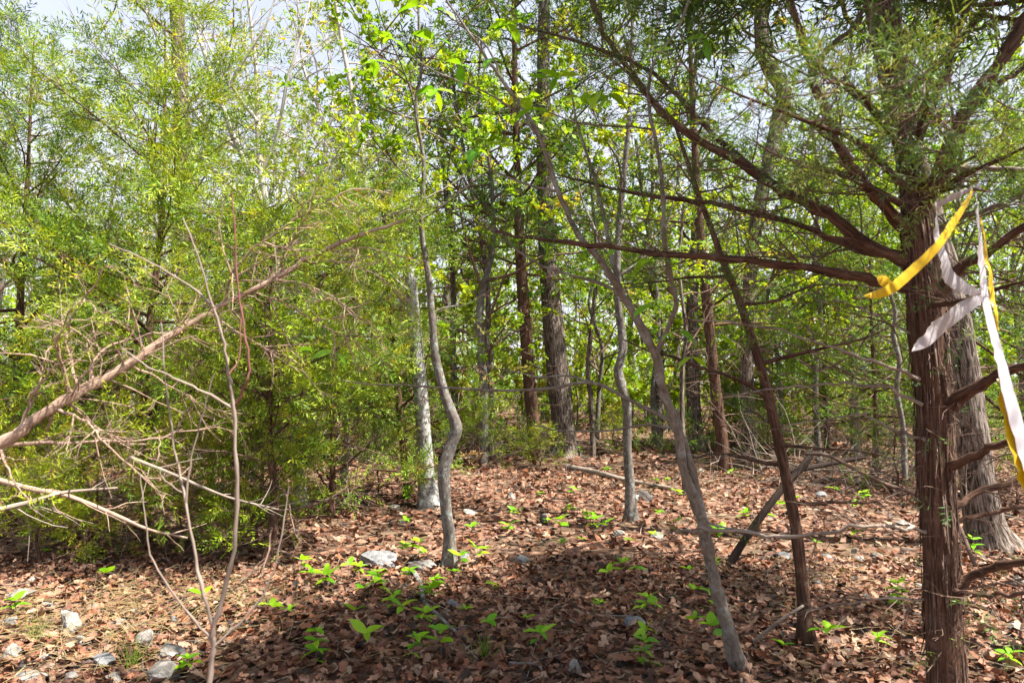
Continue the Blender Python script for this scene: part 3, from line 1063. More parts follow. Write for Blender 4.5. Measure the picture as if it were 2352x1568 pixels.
# ------------------------------------------------------------------ tape
def ribbon(root, pts, width, wdir, front, back, fold=None):
    """two-faced plastic strip: front and back skins half a millimetre apart"""
    p = spline(px_line(pts), 6)
    m = len(p)
    t = np.linspace(0, 1, m)
    ww = np.interp(t, np.linspace(0, 1, len(width)), width)[:, None]
    tan = nrm(np.gradient(p, axis=0))
    tw = np.radians(np.interp(t, np.linspace(0, 1, len(wdir)), wdir))[:, None]
    w0 = nrm(np.cross(tan, np.array((0.15, -1.0, 0.1))))
    n0 = np.cross(w0, tan)
    n0 *= np.sign(np.sum(n0 * np.array((0.15, -1.0, 0.1)), 1, keepdims=True))
    wd = w0 * np.cos(tw) + n0 * np.sin(tw)
    nor = n0 * np.cos(tw) - w0 * np.sin(tw)
    g = np.random.default_rng(len(pts))
    crease = (0.0035 * np.sin(np.linspace(0, 19, m)) + g.normal(0, 0.0016, m))[:, None] * nor
    me_v, me_f, mi = [], [], []
    cols = np.linspace(-0.5, 0.5, 4)
    for side in (0.0003, -0.0003):
        for c in cols:
            me_v.append(p + wd * ww * c + nor * (side + 0.006 * (0.25 - c * c)) + crease * (1 + c))
    V = np.concatenate(me_v)
    for s in range(2):
        for c in range(3):
            for i in range(m - 1):
                a, b = (s * 4 + c) * m + i, (s * 4 + c + 1) * m + i
                me_f.append((a, b, b + 1, a + 1))
                mi.append(s)
    me = bpy.data.meshes.new('tape_strip')
    me.from_pydata([tuple(v) for v in V], [], me_f)
    me.materials.append(front)
    me.materials.append(back)
    me.polygons.foreach_set('material_index', mi)
    me.polygons.foreach_set('use_smooth', [True] * len(mi))
    return link('tape_strip', me, root)


def tape():
    k = P(2234, 436, 2.08)
    root = thing('barricade_tape', tuple(k), 'yellow and white plastic barricade tape tied over a branch of the large cedar', 'tape')
    W, Yl = M['tape_white'], M['tape_yellow']
    ribbon(root, [(2236, 436, 2.08), (2205, 446, 2.06), (2175, 459, 2.05), (2146, 474, 2.04)], (0.010, 0.02, 0.024, 0.012), (35, 30), W, Yl)
    ribbon(root, [(2147, 472, 2.04), (2151, 510, 2.04), (2160, 570, 2.05), (2176, 622, 2.06), (2204, 654, 2.08), (2240, 672, 2.1), (2262, 676, 2.12)], (0.006, 0.028, 0.046, 0.052, 0.044, 0.026, 0.016), (50, 20, 0, -20), W, Yl)
    ribbon(root, [(2262, 676, 2.12), (2225, 700, 2.1), (2185, 728, 2.07), (2150, 758, 2.05), (2120, 787, 2.03), (2094, 807, 2.02)], (0.022, 0.04, 0.052, 0.056, 0.036, 0.001), (-10, 25, 0), W, Yl)
    ribbon(root, [(2236, 434, 2.07), (2215, 472, 2.03), (2180, 528, 1.98), (2140, 578, 1.95), (2090, 628, 1.94), (2050, 660, 1.93), (2015, 676, 1.93), (1986, 680, 1.94)], (0.010, 0.019, 0.025, 0.027, 0.027, 0.03, 0.024, 0.006), (20, 0, 10), Yl, W)
    ribbon(root, [(2050, 662, 1.94), (2036, 650, 1.925), (2024, 640, 1.92), (2020, 632, 1.92)], (0.02, 0.032, 0.03, 0.02), (35, -15), Yl, W)
    kb = MB()
    gk = np.random.default_rng(3)
    for q in range(7):
        c = k + gk.normal(0, 0.004, 3)
        dv = nrm(gk.normal(0, 1, 3)) * gk.uniform(0.006, 0.013)
        kb.tube(np.array([c - dv, c + gk.normal(0, 0.003, 3), c + dv]), [0.0035, 0.006, 0.002], n=6, rough=0.3, seed=q)
    kb.build('knot', W, root, False)
    ribbon(root, [(2238, 436, 2.08), (2244, 500, 2.06), (2254, 580, 2.03), (2262, 660, 2.0), (2274, 740, 1.97), (2300, 840, 1.93), (2332, 950, 1.88), (2362, 1060, 1.84), (2400, 1180, 1.8), (2440, 1400, 1.76), (2470, 1800, 1.74), (2500, 2200, 1.76)], (0.013, 0.020, 0.023, 0.026, 0.035, 0.040, 0.042, 0.042, 0.042, 0.042, 0.042, 0.03), (25, 10, 0, 10), W, Yl)
    ribbon(root, [(2252, 500, 2.075), (2266, 590, 2.045), (2277, 660, 2.015), (2287, 720, 1.985), (2294, 760, 1.975)], (0.006, 0.014, 0.016, 0.012, 0.003), (0, 0), Yl, W)
    ribbon(root, [(2292, 870, 1.945), (2308, 945, 1.90), (2330, 1030, 1.86), (2364, 1130, 1.83)], (0.004, 0.022, 0.03, 0.03), (0, 0), Yl, W)


tape()

# ================================================================== leaning cedar stem on the left
def leaning_cedar():
    g = np.random.default_rng(31)
    line = [(-1450, 1985, 2.25), (-700, 1450, 2.25), (-150, 1095, 2.3), (0, 1020, 2.35), (100, 950, 2.4), (200, 890, 2.45), (300, 832, 2.5), (400, 768, 2.58), (500, 706, 2.66), (600, 655, 2.74), (700, 600, 2.82), (800, 550, 2.9), (925, 508, 3.0)]
    w = [38, 33, 28, 25, 22, 20, 18, 15, 13, 12, 11, 9, 6]
    tp = px_line(line)
    tr = np.array([a * l[2] / F / 2 for a, l in zip(w, line)])
    root = thing('leaning_cedar', tuple(tp[0]), 'pale tan cedar stem leaning low across the front of the picture', 'tree')
    s, r = spline(tp, 6, tr)
    mb = MB()
    gk = np.random.default_rng(9)
    s = s + gk.normal(0, 0.0025, s.shape)
    r = r * (1 + gk.uniform(-0.08, 0.12, len(r)))
    mb.tube(s, r, n=16, rough=0.13, ridges=5, seed=4)
    mb.build('trunk', M['bark_tan'], root, True)
    side = [
        ([(215, 882), (214, 840), (235, 805), (280, 785), (340, 768), (400, 762), (440, 770), (456, 802)], 11, 3),
        ([(160, 900), (140, 830), (132, 780), (150, 752), (175, 712), (205, 668)], 11, 4),
        ([(184, 888), (162, 830), (154, 790), (148, 750), (140, 735)], 10, 4),
        ([(48, 990), (70, 915), (92, 880), (122, 848)], 14, 5),
        ([(10, 1022), (110, 1017), (240, 1014), (350, 1008), (420, 985)], 13, 4),
        ([(130, 938), (200, 968), (228, 1005), (290, 1062), (340, 1100)], 9, 3),
        ([(520, 688), (530, 640), (558, 592), (640, 527), (720, 480), (790, 440)], 10, 3),
        ([(646, 625), (652, 585), (688, 522), (720, 480)], 8, 3),
        ([(575, 668), (660, 700), (722, 738), (790, 772), (830, 790)], 8, 3),
        ([(630, 640), (700, 655), (780, 690), (830, 735)], 7, 3),
        ([(480, 720), (560, 770), (610, 800), (680, 850)], 7, 3),
        ([(300, 838), (380, 880), (450, 920), (530, 960)], 8, 3),
        ([(118, 955), (110, 1000), (118, 1040), (130, 1060)], 9, 3),
        ([(0, 1030), (20, 1080), (60, 1140)], 10, 4),
        ([(700, 600), (780, 600), (860, 630), (930, 680)], 6, 2),
        ([(760, 575), (840, 570), (930, 590)], 6, 2),
        ([(340, 812), (300, 760), (240, 730), (190, 740)], 6, 2),
        ([(420, 760), (400, 700), (360, 640)], 6, 2),
    ]
    polys = []
    for i, (pl, w0, w1) in enumerate(side):
        base = np.interp(pl[0][0], [l[0] for l in line], [l[2] for l in line])
        dr = g.uniform(-0.25, 0.3)
        wp = px_line([(x, y, base + dr * j / len(pl)) for j, (x, y) in enumerate(pl)])
        polys.append(tube_part(root, 'branch', wp, np.linspace(w0, w1, len(pl)) * 0.68 * base / F / 2, M['bark_tan'], n=7, rough=0.08, seed=i, kink=0.003))
    tw, lv = MB(), MB()
    hang(polys, Spec(sp1=0.04, len1=0.26, k2=4, leaf_n=1, tmpl=SPRAY_HI, bare=0.15, tone=0.6, dead=0.5, size=0.75, up1=0.0, up2=0.0, wob=0.2, r1=0.0028, r2=0.0014), g, tw, lv)
    hang([s[20:]], Spec(sp1=0.03, len1=0.30, k2=4, leaf_n=1, tmpl=SPRAY_HI, bare=0.2, tone=0.6, dead=0.55, size=0.75, up1=-0.1, up2=0.0, wob=0.2, r1=0.0028, r2=0.0014), g, tw, lv)
    tw.build('twigs', M['bark_tan'], root, True)['kind'] = 'stuff'
    lv.build('crown', M['cedar_yellow'], root)['kind'] = 'stuff'


leaning_cedar()


# ------------------------------------------------------------------ thin bare shrub in front of it
def bare_shrub():
    root = thing('bare_shrub', tuple(G(470, 1985)), 'thin leafless pinkish shrub with forking shoots, closest to the camera', 'shrub')
    D0 = 1.95
    st = [
        ([(470, 1985), (474, 1700), (480, 1568), (490, 1480), (493, 1440), (520, 1340), (540, 1240), (543, 1100), (537, 935), (525, 860), (510, 770), (490, 705), (455, 590), (420, 500)], 26, 6, 0.0),
        ([(537, 938), (560, 890), (573, 850), (562, 760), (546, 650), (541, 560), (533, 440)], 12, 5, -.05),
        ([(524, 862), (548, 820), (556, 700)], 8, 4, 0.05),
        ([(492, 706), (420, 645), (330, 595), (250, 560)], 10, 5, 0.1),
        ([(540, 940), (470, 900), (400, 868), (330, 835), (280, 800)], 11, 5, -0.1),
        ([(491, 1440), (455, 1310), (426, 1150), (402, 1030), (382, 900), (370, 740)], 15, 5, 0.08),
        ([(427, 1155), (440, 1050), (462, 960), (492, 858)], 9, 4, 0.0),
        ([(488, 1475), (420, 1390), (352, 1290), (334, 1200), (322, 1085)], 10, 4, -0.05),
        ([(489, 1485), (560, 1420), (612, 1350), (645, 1240), (664, 1115)], 10, 4, 0.1),
        ([(418, 1130), (380, 1105), (368, 1080)], 6, 3, 0.0),
    ]
    for i, (pl, w0, w1, dd) in enumerate(st):
        n = len(pl)
        wp = px_line([(x, y, D0 + dd * j / n) for j, (x, y) in enumerate(pl)])
        if i == 0:
            wp[0][2] = terrain(wp[0][0], wp[0][1]) - 0.02
        tube_part(root, 'stem' if i == 0 else 'branch', wp, np.linspace(w0, w1, n) * 0.55 * D0 / F / 2, M['bark_red'] if i in (1, 2) else M['bark_pink'], n=8, rough=0.06, seed=i, k=5, kink=0.0015)


bare_shrub()


# ================================================================== forked sapling, centre right
def broad_leaf_mesh(seed, l=1.0):
    """ovate leaf, 1 long along +X, folded at the midrib and drooping at the tip"""
    g = np.random.default_rng(seed)
    n = 7
    t = np.linspace(0, 1, n)
    w = 0.24 * np.sin(np.pi * t ** 0.8) ** 0.9 + 0.004
    z = -0.35 * t ** 2 * g.uniform(0.3, 1.2) + 0.1 * t
    mid = np.stack([t, np.zeros(n), z], 1)
    up = g.uniform(0.12, 0.4)
    a = mid + np.stack([np.zeros(n), w, up * w + 0.02 * np.sin(t * 9)], 1)
    b = mid + np.stack([np.zeros(n), -w, up * w + 0.02 * np.cos(t * 9)], 1)
    f = []
    for i in range(n - 1):
        f += [(i, n + i, n + i + 1, i + 1), (n + i, 2 * n + i, 2 * n + i + 1, n + i + 1)]
    mb = MB()
    mb.add(np.concatenate([a, mid, b]), quads=f, rnd=0.15 + 0.7 * g.uniform(0, 1))
    return mb.mesh('leaf', M['seedling'], True)


LEAFS = [broad_leaf_mesh(s) for s in range(8)]


def put_leaf(parent, pos, d, size, g):
    d = nrm(d)
    up = nrm(np.array((0, 0, 1.0)) + g.normal(0, 0.25, 3))
    y = nrm(np.cross(up, d))
    z = np.cross(d, y)
    y = y * g.uniform(0.6, 1.25)
    o = link('leaf', LEAFS[int(g.integers(0, 8))], parent)
    o.matrix_basis = Matrix(((d[0] * size, y[0] * size, z[0] * size, pos[0]), (d[1] * size, y[1] * size, z[1] * size, pos[1]), (d[2] * size, y[2] * size, z[2] * size, pos[2]), (0, 0, 0, 1)))
    return o


def forked_sapling():
    g = np.random.default_rng(41)
    b = G(1697, 1532)
    D0 = depth_of(b)
    root = thing('forked_sapling', tuple(b), 'slender grey sapling leaning left and forking, with large fresh leaves at its top', 'tree')
    st = [
        ([(1697, 1534), (1672, 1440), (1640, 1330), (1622, 1240), (1610, 1180), (1572, 1085), (1556, 990), (1520, 890), (1505, 815), (1432, 680), (1380, 600), (1330, 540), (1282, 440), (1232, 300), (1150, 180), (1080, 80), (1000, -40)], [50, 34, 32, 34, 36, 24, 22, 24, 24, 20, 17, 15, 12, 10, 8, 6, 4], 0, 'trunk'),
        ([(1612, 1190), (1600, 1120), (1582, 1050), (1564, 990), (1553, 940)], [22, 20, 20, 18, 15], 0.06, 'branch'),
        ([(1505, 820), (1530, 760), (1552, 700), (1535, 610), (1525, 540), (1520, 400), (1492, 250), (1500, 150), (1560, 60), (1600, -60)], [15, 14, 13, 13, 12, 10, 8, 7, 6, 4], -0.35, 'branch'),
        ([(1538, 965), (1480, 935), (1440, 915), (1360, 878), (1260, 892), (1150, 896), (1050, 890), (930, 886), (830, 880), (780, 872)], [12, 11, 10, 9, 9, 7, 6, 5, 4, 3], 0.3, 'branch'),
        ([(1360, 878), (1300, 862), (1240, 866), (1170, 850), (1120, 845)], [6, 5, 4, 3, 2], 0.5, 'branch'),
        ([(1440, 695), (1400, 660), (1340, 640), (1250, 612), (1200, 585), (1150, 540), (1100, 500)], [10, 9, 8, 7, 6, 5, 3], 0.3, 'branch'),
        ([(1432, 690), (1410, 610), (1395, 540), (1372, 430), (1330, 300), (1310, 200)], [15, 14, 12, 9, 7, 4], 0.3, 'branch'),
        ([(1500, 300), (1440, 290), (1340, 285), (1250, 255)], [6, 5, 4, 3], -0.1, 'branch'),
        ([(1240, 320), (1190, 260), (1100, 205), (1000, 165), (930, 120)], [6, 5, 4, 3, 2], -0.2, 'branch'),
        ([(1490, 250), (1540, 190), (1570, 120), (1560, 60)], [5, 5, 4, 3], -0.2, 'branch'),
        ([(1280, 440), (1200, 420), (1120, 385), (1050, 340), (980, 300)], [7, 6, 5, 4, 3], 0.1, 'branch'),
        ([(1150, 180), (1120, 110), (1060, 60), (1000, 20)], [6, 5, 4, 3], 0.0, 'branch'),
        ([(1615, 1185), (1640, 1205), (1700, 1215), (1790, 1235)], [8, 7, 6, 5], -0.2, 'branch'),
        ([(1556, 985), (1480, 975), (1400, 988), (1300, 990), (1220, 975)], [8, 7, 5, 4, 3], 0.5, 'branch'),
    ]
    for i, (pl, w, dd, nm) in enumerate(st):
        n = len(pl)
        base = D0 - 0.18 * max(0, (1530 - pl[0][1]) / 1530)
        ds = [D0 - 0.5 * max(0, (1530 - y) / 1530) + dd * j / n for j, (x, y) in enumerate(pl)]
        wp = px_line([(x, y, d) for (x, y), d in zip(pl, ds)])
        tube_part(root, nm, wp, np.array(w) * 0.82 * D0 / F / 2, M['bark_smooth'], n=10 if nm == 'trunk' else 7, rough=0.08, seed=i, k=5, kink=0.002)
    spots = [(1000, 205, 4), (1165, 58, 5), (1215, 255, 3), (1500, 120, 4), (1620, 88, 4), (1440, 160, 2), (1130, 135, 3), (1060, 150, 3), (1090, 345, 3), (1150, 335, 2), (1240, 345, 2), (1280, 178, 3), (1255, 180, 2), (1370, 215, 3), (1400, 220, 3), (1600, 280, 2), (1640, 320, 2), (960, 15, 3), (1020, 25, 3), (900, 90, 3), (860, 140, 3), (1290, 330, 2), (1000, 90, 2), (1560, 760, 2), (1590, 820, 2), (1500, 700, 2), (1490, 595, 3), (1650, 770, 2), (770, 810, 2), (690, 805, 1), (1330, 225, 2), (1420, 570, 2)]
    tw = MB()
    for (x, y, n) in spots:
        d = D0 - 0.55 + g.uniform(-.15, .2)
        c = P(x, y, d)
        c0 = c + np.array((0.03, 0.02, 0.06)) * g.uniform(.5, 1.3) + np.array((0.0, 0.03, 0))
        tw.tube(np.array([c0, (c + c0) / 2 + g.normal(0, 0.006, 3), c]), [0.002, 0.0018, 0.0014], n=4)
        for k in range(n):
            a = k / n * 2 * math.pi + g.uniform(-.5, .5)
            put_leaf(root, c, np.array((math.cos(a), math.sin(a) * 0.5 - 0.25, g.uniform(-0.9, 0.2))), g.uniform(0.08, 0.125), g)
    tw.build('twigs', M['bark_smooth'], root, True)['kind'] = 'stuff'


forked_sapling()


# ================================================================== the named trunks of the middle ground
def named_trees():
    g = np.random.default_rng(51)
    sp_dec = Spec(sp1=0.22, len1=0.9, k2=4, len2=0.5, leaf_n=3, tmpl=CLUSTER, size=1.25, flat=0.3, up1=0.2, up2=0.1, bare=0.2, r1=0.006, r2=0.003, tone=0.5, wob=0.18)
    # white lichened trunk
    b = G(987, 1163)
    d = depth_of(b)
    tp, tr = trunk_px([(987, 1166), (980, 1100), (975, 1030), (970, 950), (962, 860), (955, 780), (947, 690), (941, 612)], d, [44, 38, 36, 34, 32, 30, 29, 24])
    L = auto_limbs(tp, tr, 5, 0.75, 0.99, 1.1, (15, 60), g)
    build_tree('lichened_tree', 'broken-topped trunk mottled white with lichen, left of the crooked grey trunk', 'tree', tp, tr, M['bark_white'], M['spring'], L, sp_dec, g, seed=5, n=20, rough=0.05, flare=0.5)
    # crooked grey trunk in front of it
    b = G(1033, 1303)
    d = depth_of(b)
    tp, tr = trunk_px([(1033, 1306), (1031, 1230), (1024, 1160), (1020, 1085), (1034, 1030), (1047, 985), (1036, 945), (1020, 900), (1003, 830), (992, 730), (985, 640), (968, 520), (974, 380), (960, 290), (955, 230), (968, 160), (962, 50), (960, -120)], d, [30, 25, 24, 28, 26, 27, 23, 22, 20, 17, 15, 11, 9, 8, 7, 7, 6, 5])
    tp, tr = extend_up(tp, tr, 7.0, g)
    L = auto_limbs(tp, tr, 12, 0.5, 0.98, 1.3, (5, 55), g)
    build_tree('crooked_tree', 'crooked grey lichen-speckled trunk bending halfway up, standing in the leaf litter', 'tree', tp, tr, M['bark_lichen'], M['spring'], L, sp_dec, g, seed=6, n=18, rough=0.12, flare=0.5)
    # big furrowed oak in the middle
    b = G(1297, 1046)
    d = depth_of(b)
    tp, tr = trunk_px([(1297, 1050), (1296, 1010), (1292, 950), (1284, 880), (1275, 800), (1268, 720), (1262, 640), (1256, 520), (1250, 380), (1248, 200), (1250, 0)], d, [62, 54, 52, 51, 49, 46, 44, 40, 34, 30, 26])
    tp, tr = extend_up(tp, tr, 13, g)
    L = auto_limbs(tp, tr, 16, 0.5, 0.98, 3.2, (0, 50), g, wob=0.2)
    build_tree('oak_tree', 'thickest furrowed brown oak trunk rising in the middle of the clearing', 'tree', tp, tr, M['bark_oak'], M['spring'], L, Spec(sp1=0.35, len1=1.2, k2=5, len2=0.5, leaf_n=3, tmpl=CLUSTER, size=1.5, flat=0.2, bare=0.2, r1=0.009, r2=0.005, tone=0.5, wob=0.2), g, seed=7, n=36, rough=0.08, ridges=17, flare=0.45)
    # cedar left of the oak
    b = G(1228, 1044)
    d = depth_of(b) - 0.8
    tp, tr = trunk_px([(1230, 1060), (1227, 1000), (1218, 900), (1210, 800), (1202, 690), (1194, 560), (1188, 400), (1184, 220), (1180, 40), (1176, -150)], d, [34, 30, 28, 28, 27, 23, 18, 14, 10, 6])
    tp[0][2] = terrain(tp[0][0], tp[0][1]) - 0.05
    tp, tr = extend_up(tp, tr, 10.5, g)
    L = auto_limbs(tp, tr, 72, 0.34, 0.99, 2.4, (-15, 35), g, up=0.3, profile=lambda u: 0.55 + 0.9 * math.sin(math.pi * min(1, u * 0.75 + 0.12)) * (1.15 - u))
    build_tree('cedar_tree', 'dark cedar with a ragged crown just left of the thick oak', 'tree', tp, tr, M['bark_cedar'], M['cedar'], L, Spec(sp1=0.2, len1=0.75, k2=3, leaf_n=2, tmpl=SPRAY_LO, size=2.0, tone=0.25, dead=0.1, r1=0.006, r2=0.003), g, seed=8, n=18, rough=0.06, ridges=9, flare=0.3, limb_parts=True, dead_low=(22, 0.06, 0.36, 1.7))
    # crooked slim trunk right of the oak
    b = G(1450, 1197)
    d = depth_of(b)
    tp, tr = trunk_px([(1450, 1200), (1447, 1120), (1442, 1050), (1441, 980), (1440, 930), (1428, 885), (1420, 850), (1430, 805), (1428, 760), (1420, 700), (1418, 600), (1425, 480), (1440, 330), (1450, 150), (1455, -40)], d, [26, 21, 20, 19, 20, 21, 20, 19, 18, 17, 16, 14, 12, 9, 6])
    tp, tr = extend_up(tp, tr, 7, g)
    L = auto_limbs(tp, tr, 10, 0.5, 0.98, 1.3, (5, 55), g)
    build_tree('slim_tree', 'slim pale trunk with a sharp kink, right of the thick oak', 'tree', tp, tr, M['bark_lichen'], M['spring'], L, sp_dec, g, seed=9, n=14, rough=0.11, flare=0.6)
    # reddish leaning dead cedar
    b = G(1852, 1476)
    d = depth_of(b)
    tp, tr = trunk_px([(1853, 1480), (1846, 1380), (1836, 1280), (1826, 1200), (1808, 1110), (1790, 1020), (1770, 930), (1744, 830), (1718, 750), (1690, 670), (1660, 600), (1632, 520), (1605, 450), (1575, 360), (1545, 270)], d, [30, 27, 26, 25, 24, 23, 22, 20, 19, 17, 15, 13, 11, 9, 6])
    L = auto_limbs(tp, tr, 16, 0.25, 0.98, 0.9, (-15, 35), g, up=0.05)
    build_tree('dead_cedar', 'slim reddish cedar leaning left, stripped of its foliage', 'tree', tp, tr, M['bark_cedar'], M['cedar'], L, Spec(sp1=0.07, len1=0.36, k2=3, leaf_n=1, tmpl=SPRAY_MID, dead=0.85, bare=0.2, r1=0.003, r2=0.0017, wob=0.22, m1=4, m2=3), g, seed=10, n=14, rough=0.12, flare=0.5, twigmat=M['bark_dead'])
    # reddish cedar and pale oak further back on the right
    b = G(1668, 1084)
    d = depth_of(b)
    tp, tr = trunk_px([(1668, 1088), (1660, 1020), (1648, 930), (1638, 840), (1628, 740), (1618, 640), (1606, 500), (1596, 340), (1588, 180), (1582, 20)], d, [30, 26, 25, 24, 23, 21, 18, 15, 11, 7])
    tp, tr = extend_up(tp, tr, 9, g)
    L = auto_limbs(tp, tr, 44, 0.3, 0.99, 1.7, (-10, 35), g, up=0.25)
    build_tree('cedar_tree', 'straight reddish cedar trunk between the dark oak stub and the pale oak', 'tree', tp, tr, M['bark_cedar'], M['cedar'], L, Spec(sp1=0.2, len1=0.55, k2=4, leaf_n=2, tmpl=SPRAY_LO, size=1.1, tone=0.4, dead=0.25, r1=0.005, r2=0.003), g, seed=11, n=16, rough=0.06, ridges=7, flare=0.3, dead_low=(18, 0.08, 0.35, 1.3))
    b = G(1722, 1056)
    d = depth_of(b)
    tp, tr = trunk_px([(1722, 1060), (1720, 980), (1715, 880), (1716, 780), (1722, 680), (1730, 560), (1755, 420), (1790, 270), (1800, 205), (1770, 160), (1752, 110), (1748, 20), (1745, -120)], d, [38, 33, 31, 31, 31, 31, 31, 33, 36, 36, 34, 31, 26])
    tp, tr = extend_up(tp, tr, 13, g)
    L = auto_limbs(tp, tr, 14, 0.5, 0.98, 2.8, (0, 50), g, wob=0.2)
    build_tree('oak_tree', 'pale grey-barked oak far right of the clearing, kinked near its top', 'tree', tp, tr, M['bark_oak'], M['olive'], L, Spec(sp1=0.35, len1=1.1, k2=5, len2=0.5, leaf_n=3, tmpl=CLUSTER, size=1.4, flat=0.2, bare=0.2, r1=0.008, r2=0.004, tone=0.5, wob=0.2), g, seed=12, n=20, rough=0.05, ridges=11, flare=0.4)
    b = G(1600, 1036)
    d = depth_of(b)
    tp, tr = trunk_px([(1600, 1040), (1596, 980), (1592, 900), (1590, 820), (1590, 700), (1600, 500)], d, [40, 33, 31, 29, 27, 22])
    tp, tr = extend_up(tp, tr, 11, g)
    L = auto_limbs(tp, tr, 13, 0.4, 0.98, 2.4, (0, 50), g, wob=0.2)
    build_tree('oak_tree', 'dark oak trunk half hidden behind the forked sapling', 'tree', tp, tr, M['bark_oak'], M['spring'], L, Spec(sp1=0.35, len1=1.1, k2=5, len2=0.5, leaf_n=3, tmpl=CLUSTER, size=1.4, flat=0.2, bare=0.2, r1=0.008, r2=0.004, tone=0.45, wob=0.2), g, seed=13, n=18, rough=0.05, ridges=9, flare=0.3)
    # grey oak behind the taped cedar
    b = G(2272, 1256)
    d = depth_of(b)
    tp, tr = trunk_px([(2276, 1262), (2262, 1210), (2248, 1130), (2236, 1040), (2224, 940), (2208, 820), (2180, 680), (2145, 540), (2105, 400), (2065, 260), (2035, 120), (2010, 0), (1990, -150)], d, [92, 75, 70, 67, 65, 63, 61, 58, 56, 53, 50, 46, 40])
    tp, tr = extend_up(tp, tr, 11, g)
    L = auto_limbs(tp, tr, 18, 0.5, 0.98, 2.6, (0, 55), g, wob=0.2)
    build_tree('oak_tree', 'thick grey furrowed oak with flared base right behind the taped cedar', 'tree', tp, tr, M['bark_oak'], M['olive'], L, Spec(sp1=0.55, len1=1.0, k2=3, len2=0.5, leaf_n=1, tmpl=CLUSTER, size=1.1, flat=0.2, bare=0.25, dead=0.35, r1=0.006, r2=0.003, tone=0.55, wob=0.2), g, seed=14, n=44, rough=0.07, ridges=21, flare=0.4)
    # thin reddish cedar left of the white trunk
    b = G(937, 1142)
    d = depth_of(b)
    tp, tr = trunk_px([(940, 1146), (932, 1080), (924, 1000), (916, 920), (908, 840), (900, 740), (890, 620), (884, 540), (880, 450), (884, 370)], d, [22, 18, 17, 16, 15, 13, 11, 9, 6, 3])
    L = auto_limbs(tp, tr, 46, 0.22, 0.99, 1.4, (-15, 30), g, up=0.15, bias=(-0.15, -0.35, 0), profile=lambda u: 1.1 - 0.7 * u)
    build_tree('cedar_tree', 'thin young cedar with drooping boughs just left of the white trunk', 'tree', tp, tr, M['bark_cedar'], M['cedar'], L, Spec(sp1=0.12, len1=0.45, k2=4, leaf_n=2, tmpl=SPRAY_LO, size=0.95, tone=0.42, up1=-0.1, up2=-0.1, dead=0.1), g, seed=15, n=12, rough=0.06, flare=0.2, dead_low=(10, 0.05, 0.25, 0.8))
    # lichened small trunk among the left cedars
    b = G(690, 1162)
    d = depth_of(b)
    tp, tr = trunk_px([(692, 1166), (686, 1090), (680, 990), (672, 880), (660, 760), (640, 640), (620, 520)], d, [32, 26, 24, 22, 20, 18, 16])
    forks = []
    for pl, w0 in (([(620, 520), (585, 420), (548, 340), (512, 250), (472, 130), (432, 0), (400, -150)], 20), ([(622, 530), (600, 400), (592, 280), (588, 150), (570, 0), (560, -150)], 18),
                   ([(625, 540), (560, 460), (500, 395), (440, 362), (410, 330)], 13), ([(548, 340), (470, 290), (425, 222), (380, 120), (330, 20)], 11), ([(632, 590), (690, 470), (760, 380), (800, 300), (870, 210), (920, 195)], 12),
                   ([(600, 400), (640, 300), (660, 180), (700, 60), (720, -60)], 11), ([(512, 250), (540, 170), (610, 60), (640, -40)], 9), ([(640, 640), (740, 500), (800, 440), (880, 350), (950, 310)], 10), ([(592, 280), (520, 180), (460, 60), (440, -60)], 9), ([(470, 290), (520, 230), (580, 200)], 6)):
        forks.append((px_line([(x, y, d + g.uniform(-.3, .3) * j / 6) for j, (x, y) in enumerate(pl)]), w0 * d / F / 2))
    build_tree('pale_branched_tree', 'tree of pale whitish forking branches, nearly bare, against the sky at left', 'tree', tp, tr, M['bark_pale'], M['spring'], forks, Spec(sp1=0.17, len1=0.95, k2=4, len2=0.5, leaf_n=1, tmpl=CLUSTER, size=0.95, flat=0.2, bare=0.1, dead=0.35, r1=0.007, r2=0.0035, tone=0.6, wob=0.16), g, seed=16, n=14, rough=0.05, flare=0.3, twigmat=M['bark_pale'])
    for pts_, dd, w_, lab, bk, lf, nl in (
            ([(1128, 990), (1126, 900), (1118, 800), (1122, 700), (1108, 560), (1080, 420), (1050, 260), (1030, 80)], 15, (16, 7), 'thin dark stem left of the dark cedar beside the oak', 'bark_oak', 'spring', 9),
            ([(1046, 1000), (1044, 900), (1040, 800), (1042, 700), (1036, 560), (1020, 400), (1010, 200)], 16, (19, 9), 'straight blackish stem just right of the crooked trunk top', 'bark_oak', 'olive', 9),
            ([(1362, 1000), (1358, 920), (1350, 850), (1362, 720), (1372, 600), (1360, 450), (1350, 300)], 15, (13, 6), 'thin straight dark stem right of the thick oak', 'bark_oak', 'spring', 9),
            ([(1112, 1000), (1114, 900), (1112, 780), (1105, 640), (1116, 500)], 18, (18, 10), 'pale mottled stem behind the thin dark stem', 'bark_white', 'spring', 8),
            ([(1505, 1010), (1500, 900), (1512, 780), (1505, 640), (1480, 480), (1460, 320)], 17, (14, 7), 'thin stem between the slim kinked trunk and forked sapling', 'bark_lichen', 'spring', 9),
            ([(1570, 1000), (1566, 880), (1575, 760), (1560, 620), (1570, 470)], 10, (12, 6), 'slender dark sapling behind the forked sapling stem', 'bark_oak', 'spring', 8),
            ([(1880, 1010), (1872, 880), (1885, 740), (1870, 600), (1880, 430), (1860, 250)], 14, (15, 7), 'slender stem behind the leaning dead cedar', 'bark_lichen', 'olive', 9),
            ([(790, 1040), (800, 880), (820, 700), (840, 520), (830, 330), (790, 120), (760, -60)], 10, (20, 8), 'pale leaning sapling with long bare twigs, upper left of centre', 'bark_pale', 'spring', 16)):
        tp, tr = trunk_px(pts_, dd, np.linspace(*w_, len(pts_)))
        tp[0][2] = terrain(tp[0][0], tp[0][1]) - 0.05
        L = auto_limbs(tp, tr, nl, 0.35, 0.98, 1.5, (0, 60), g, wob=0.2)
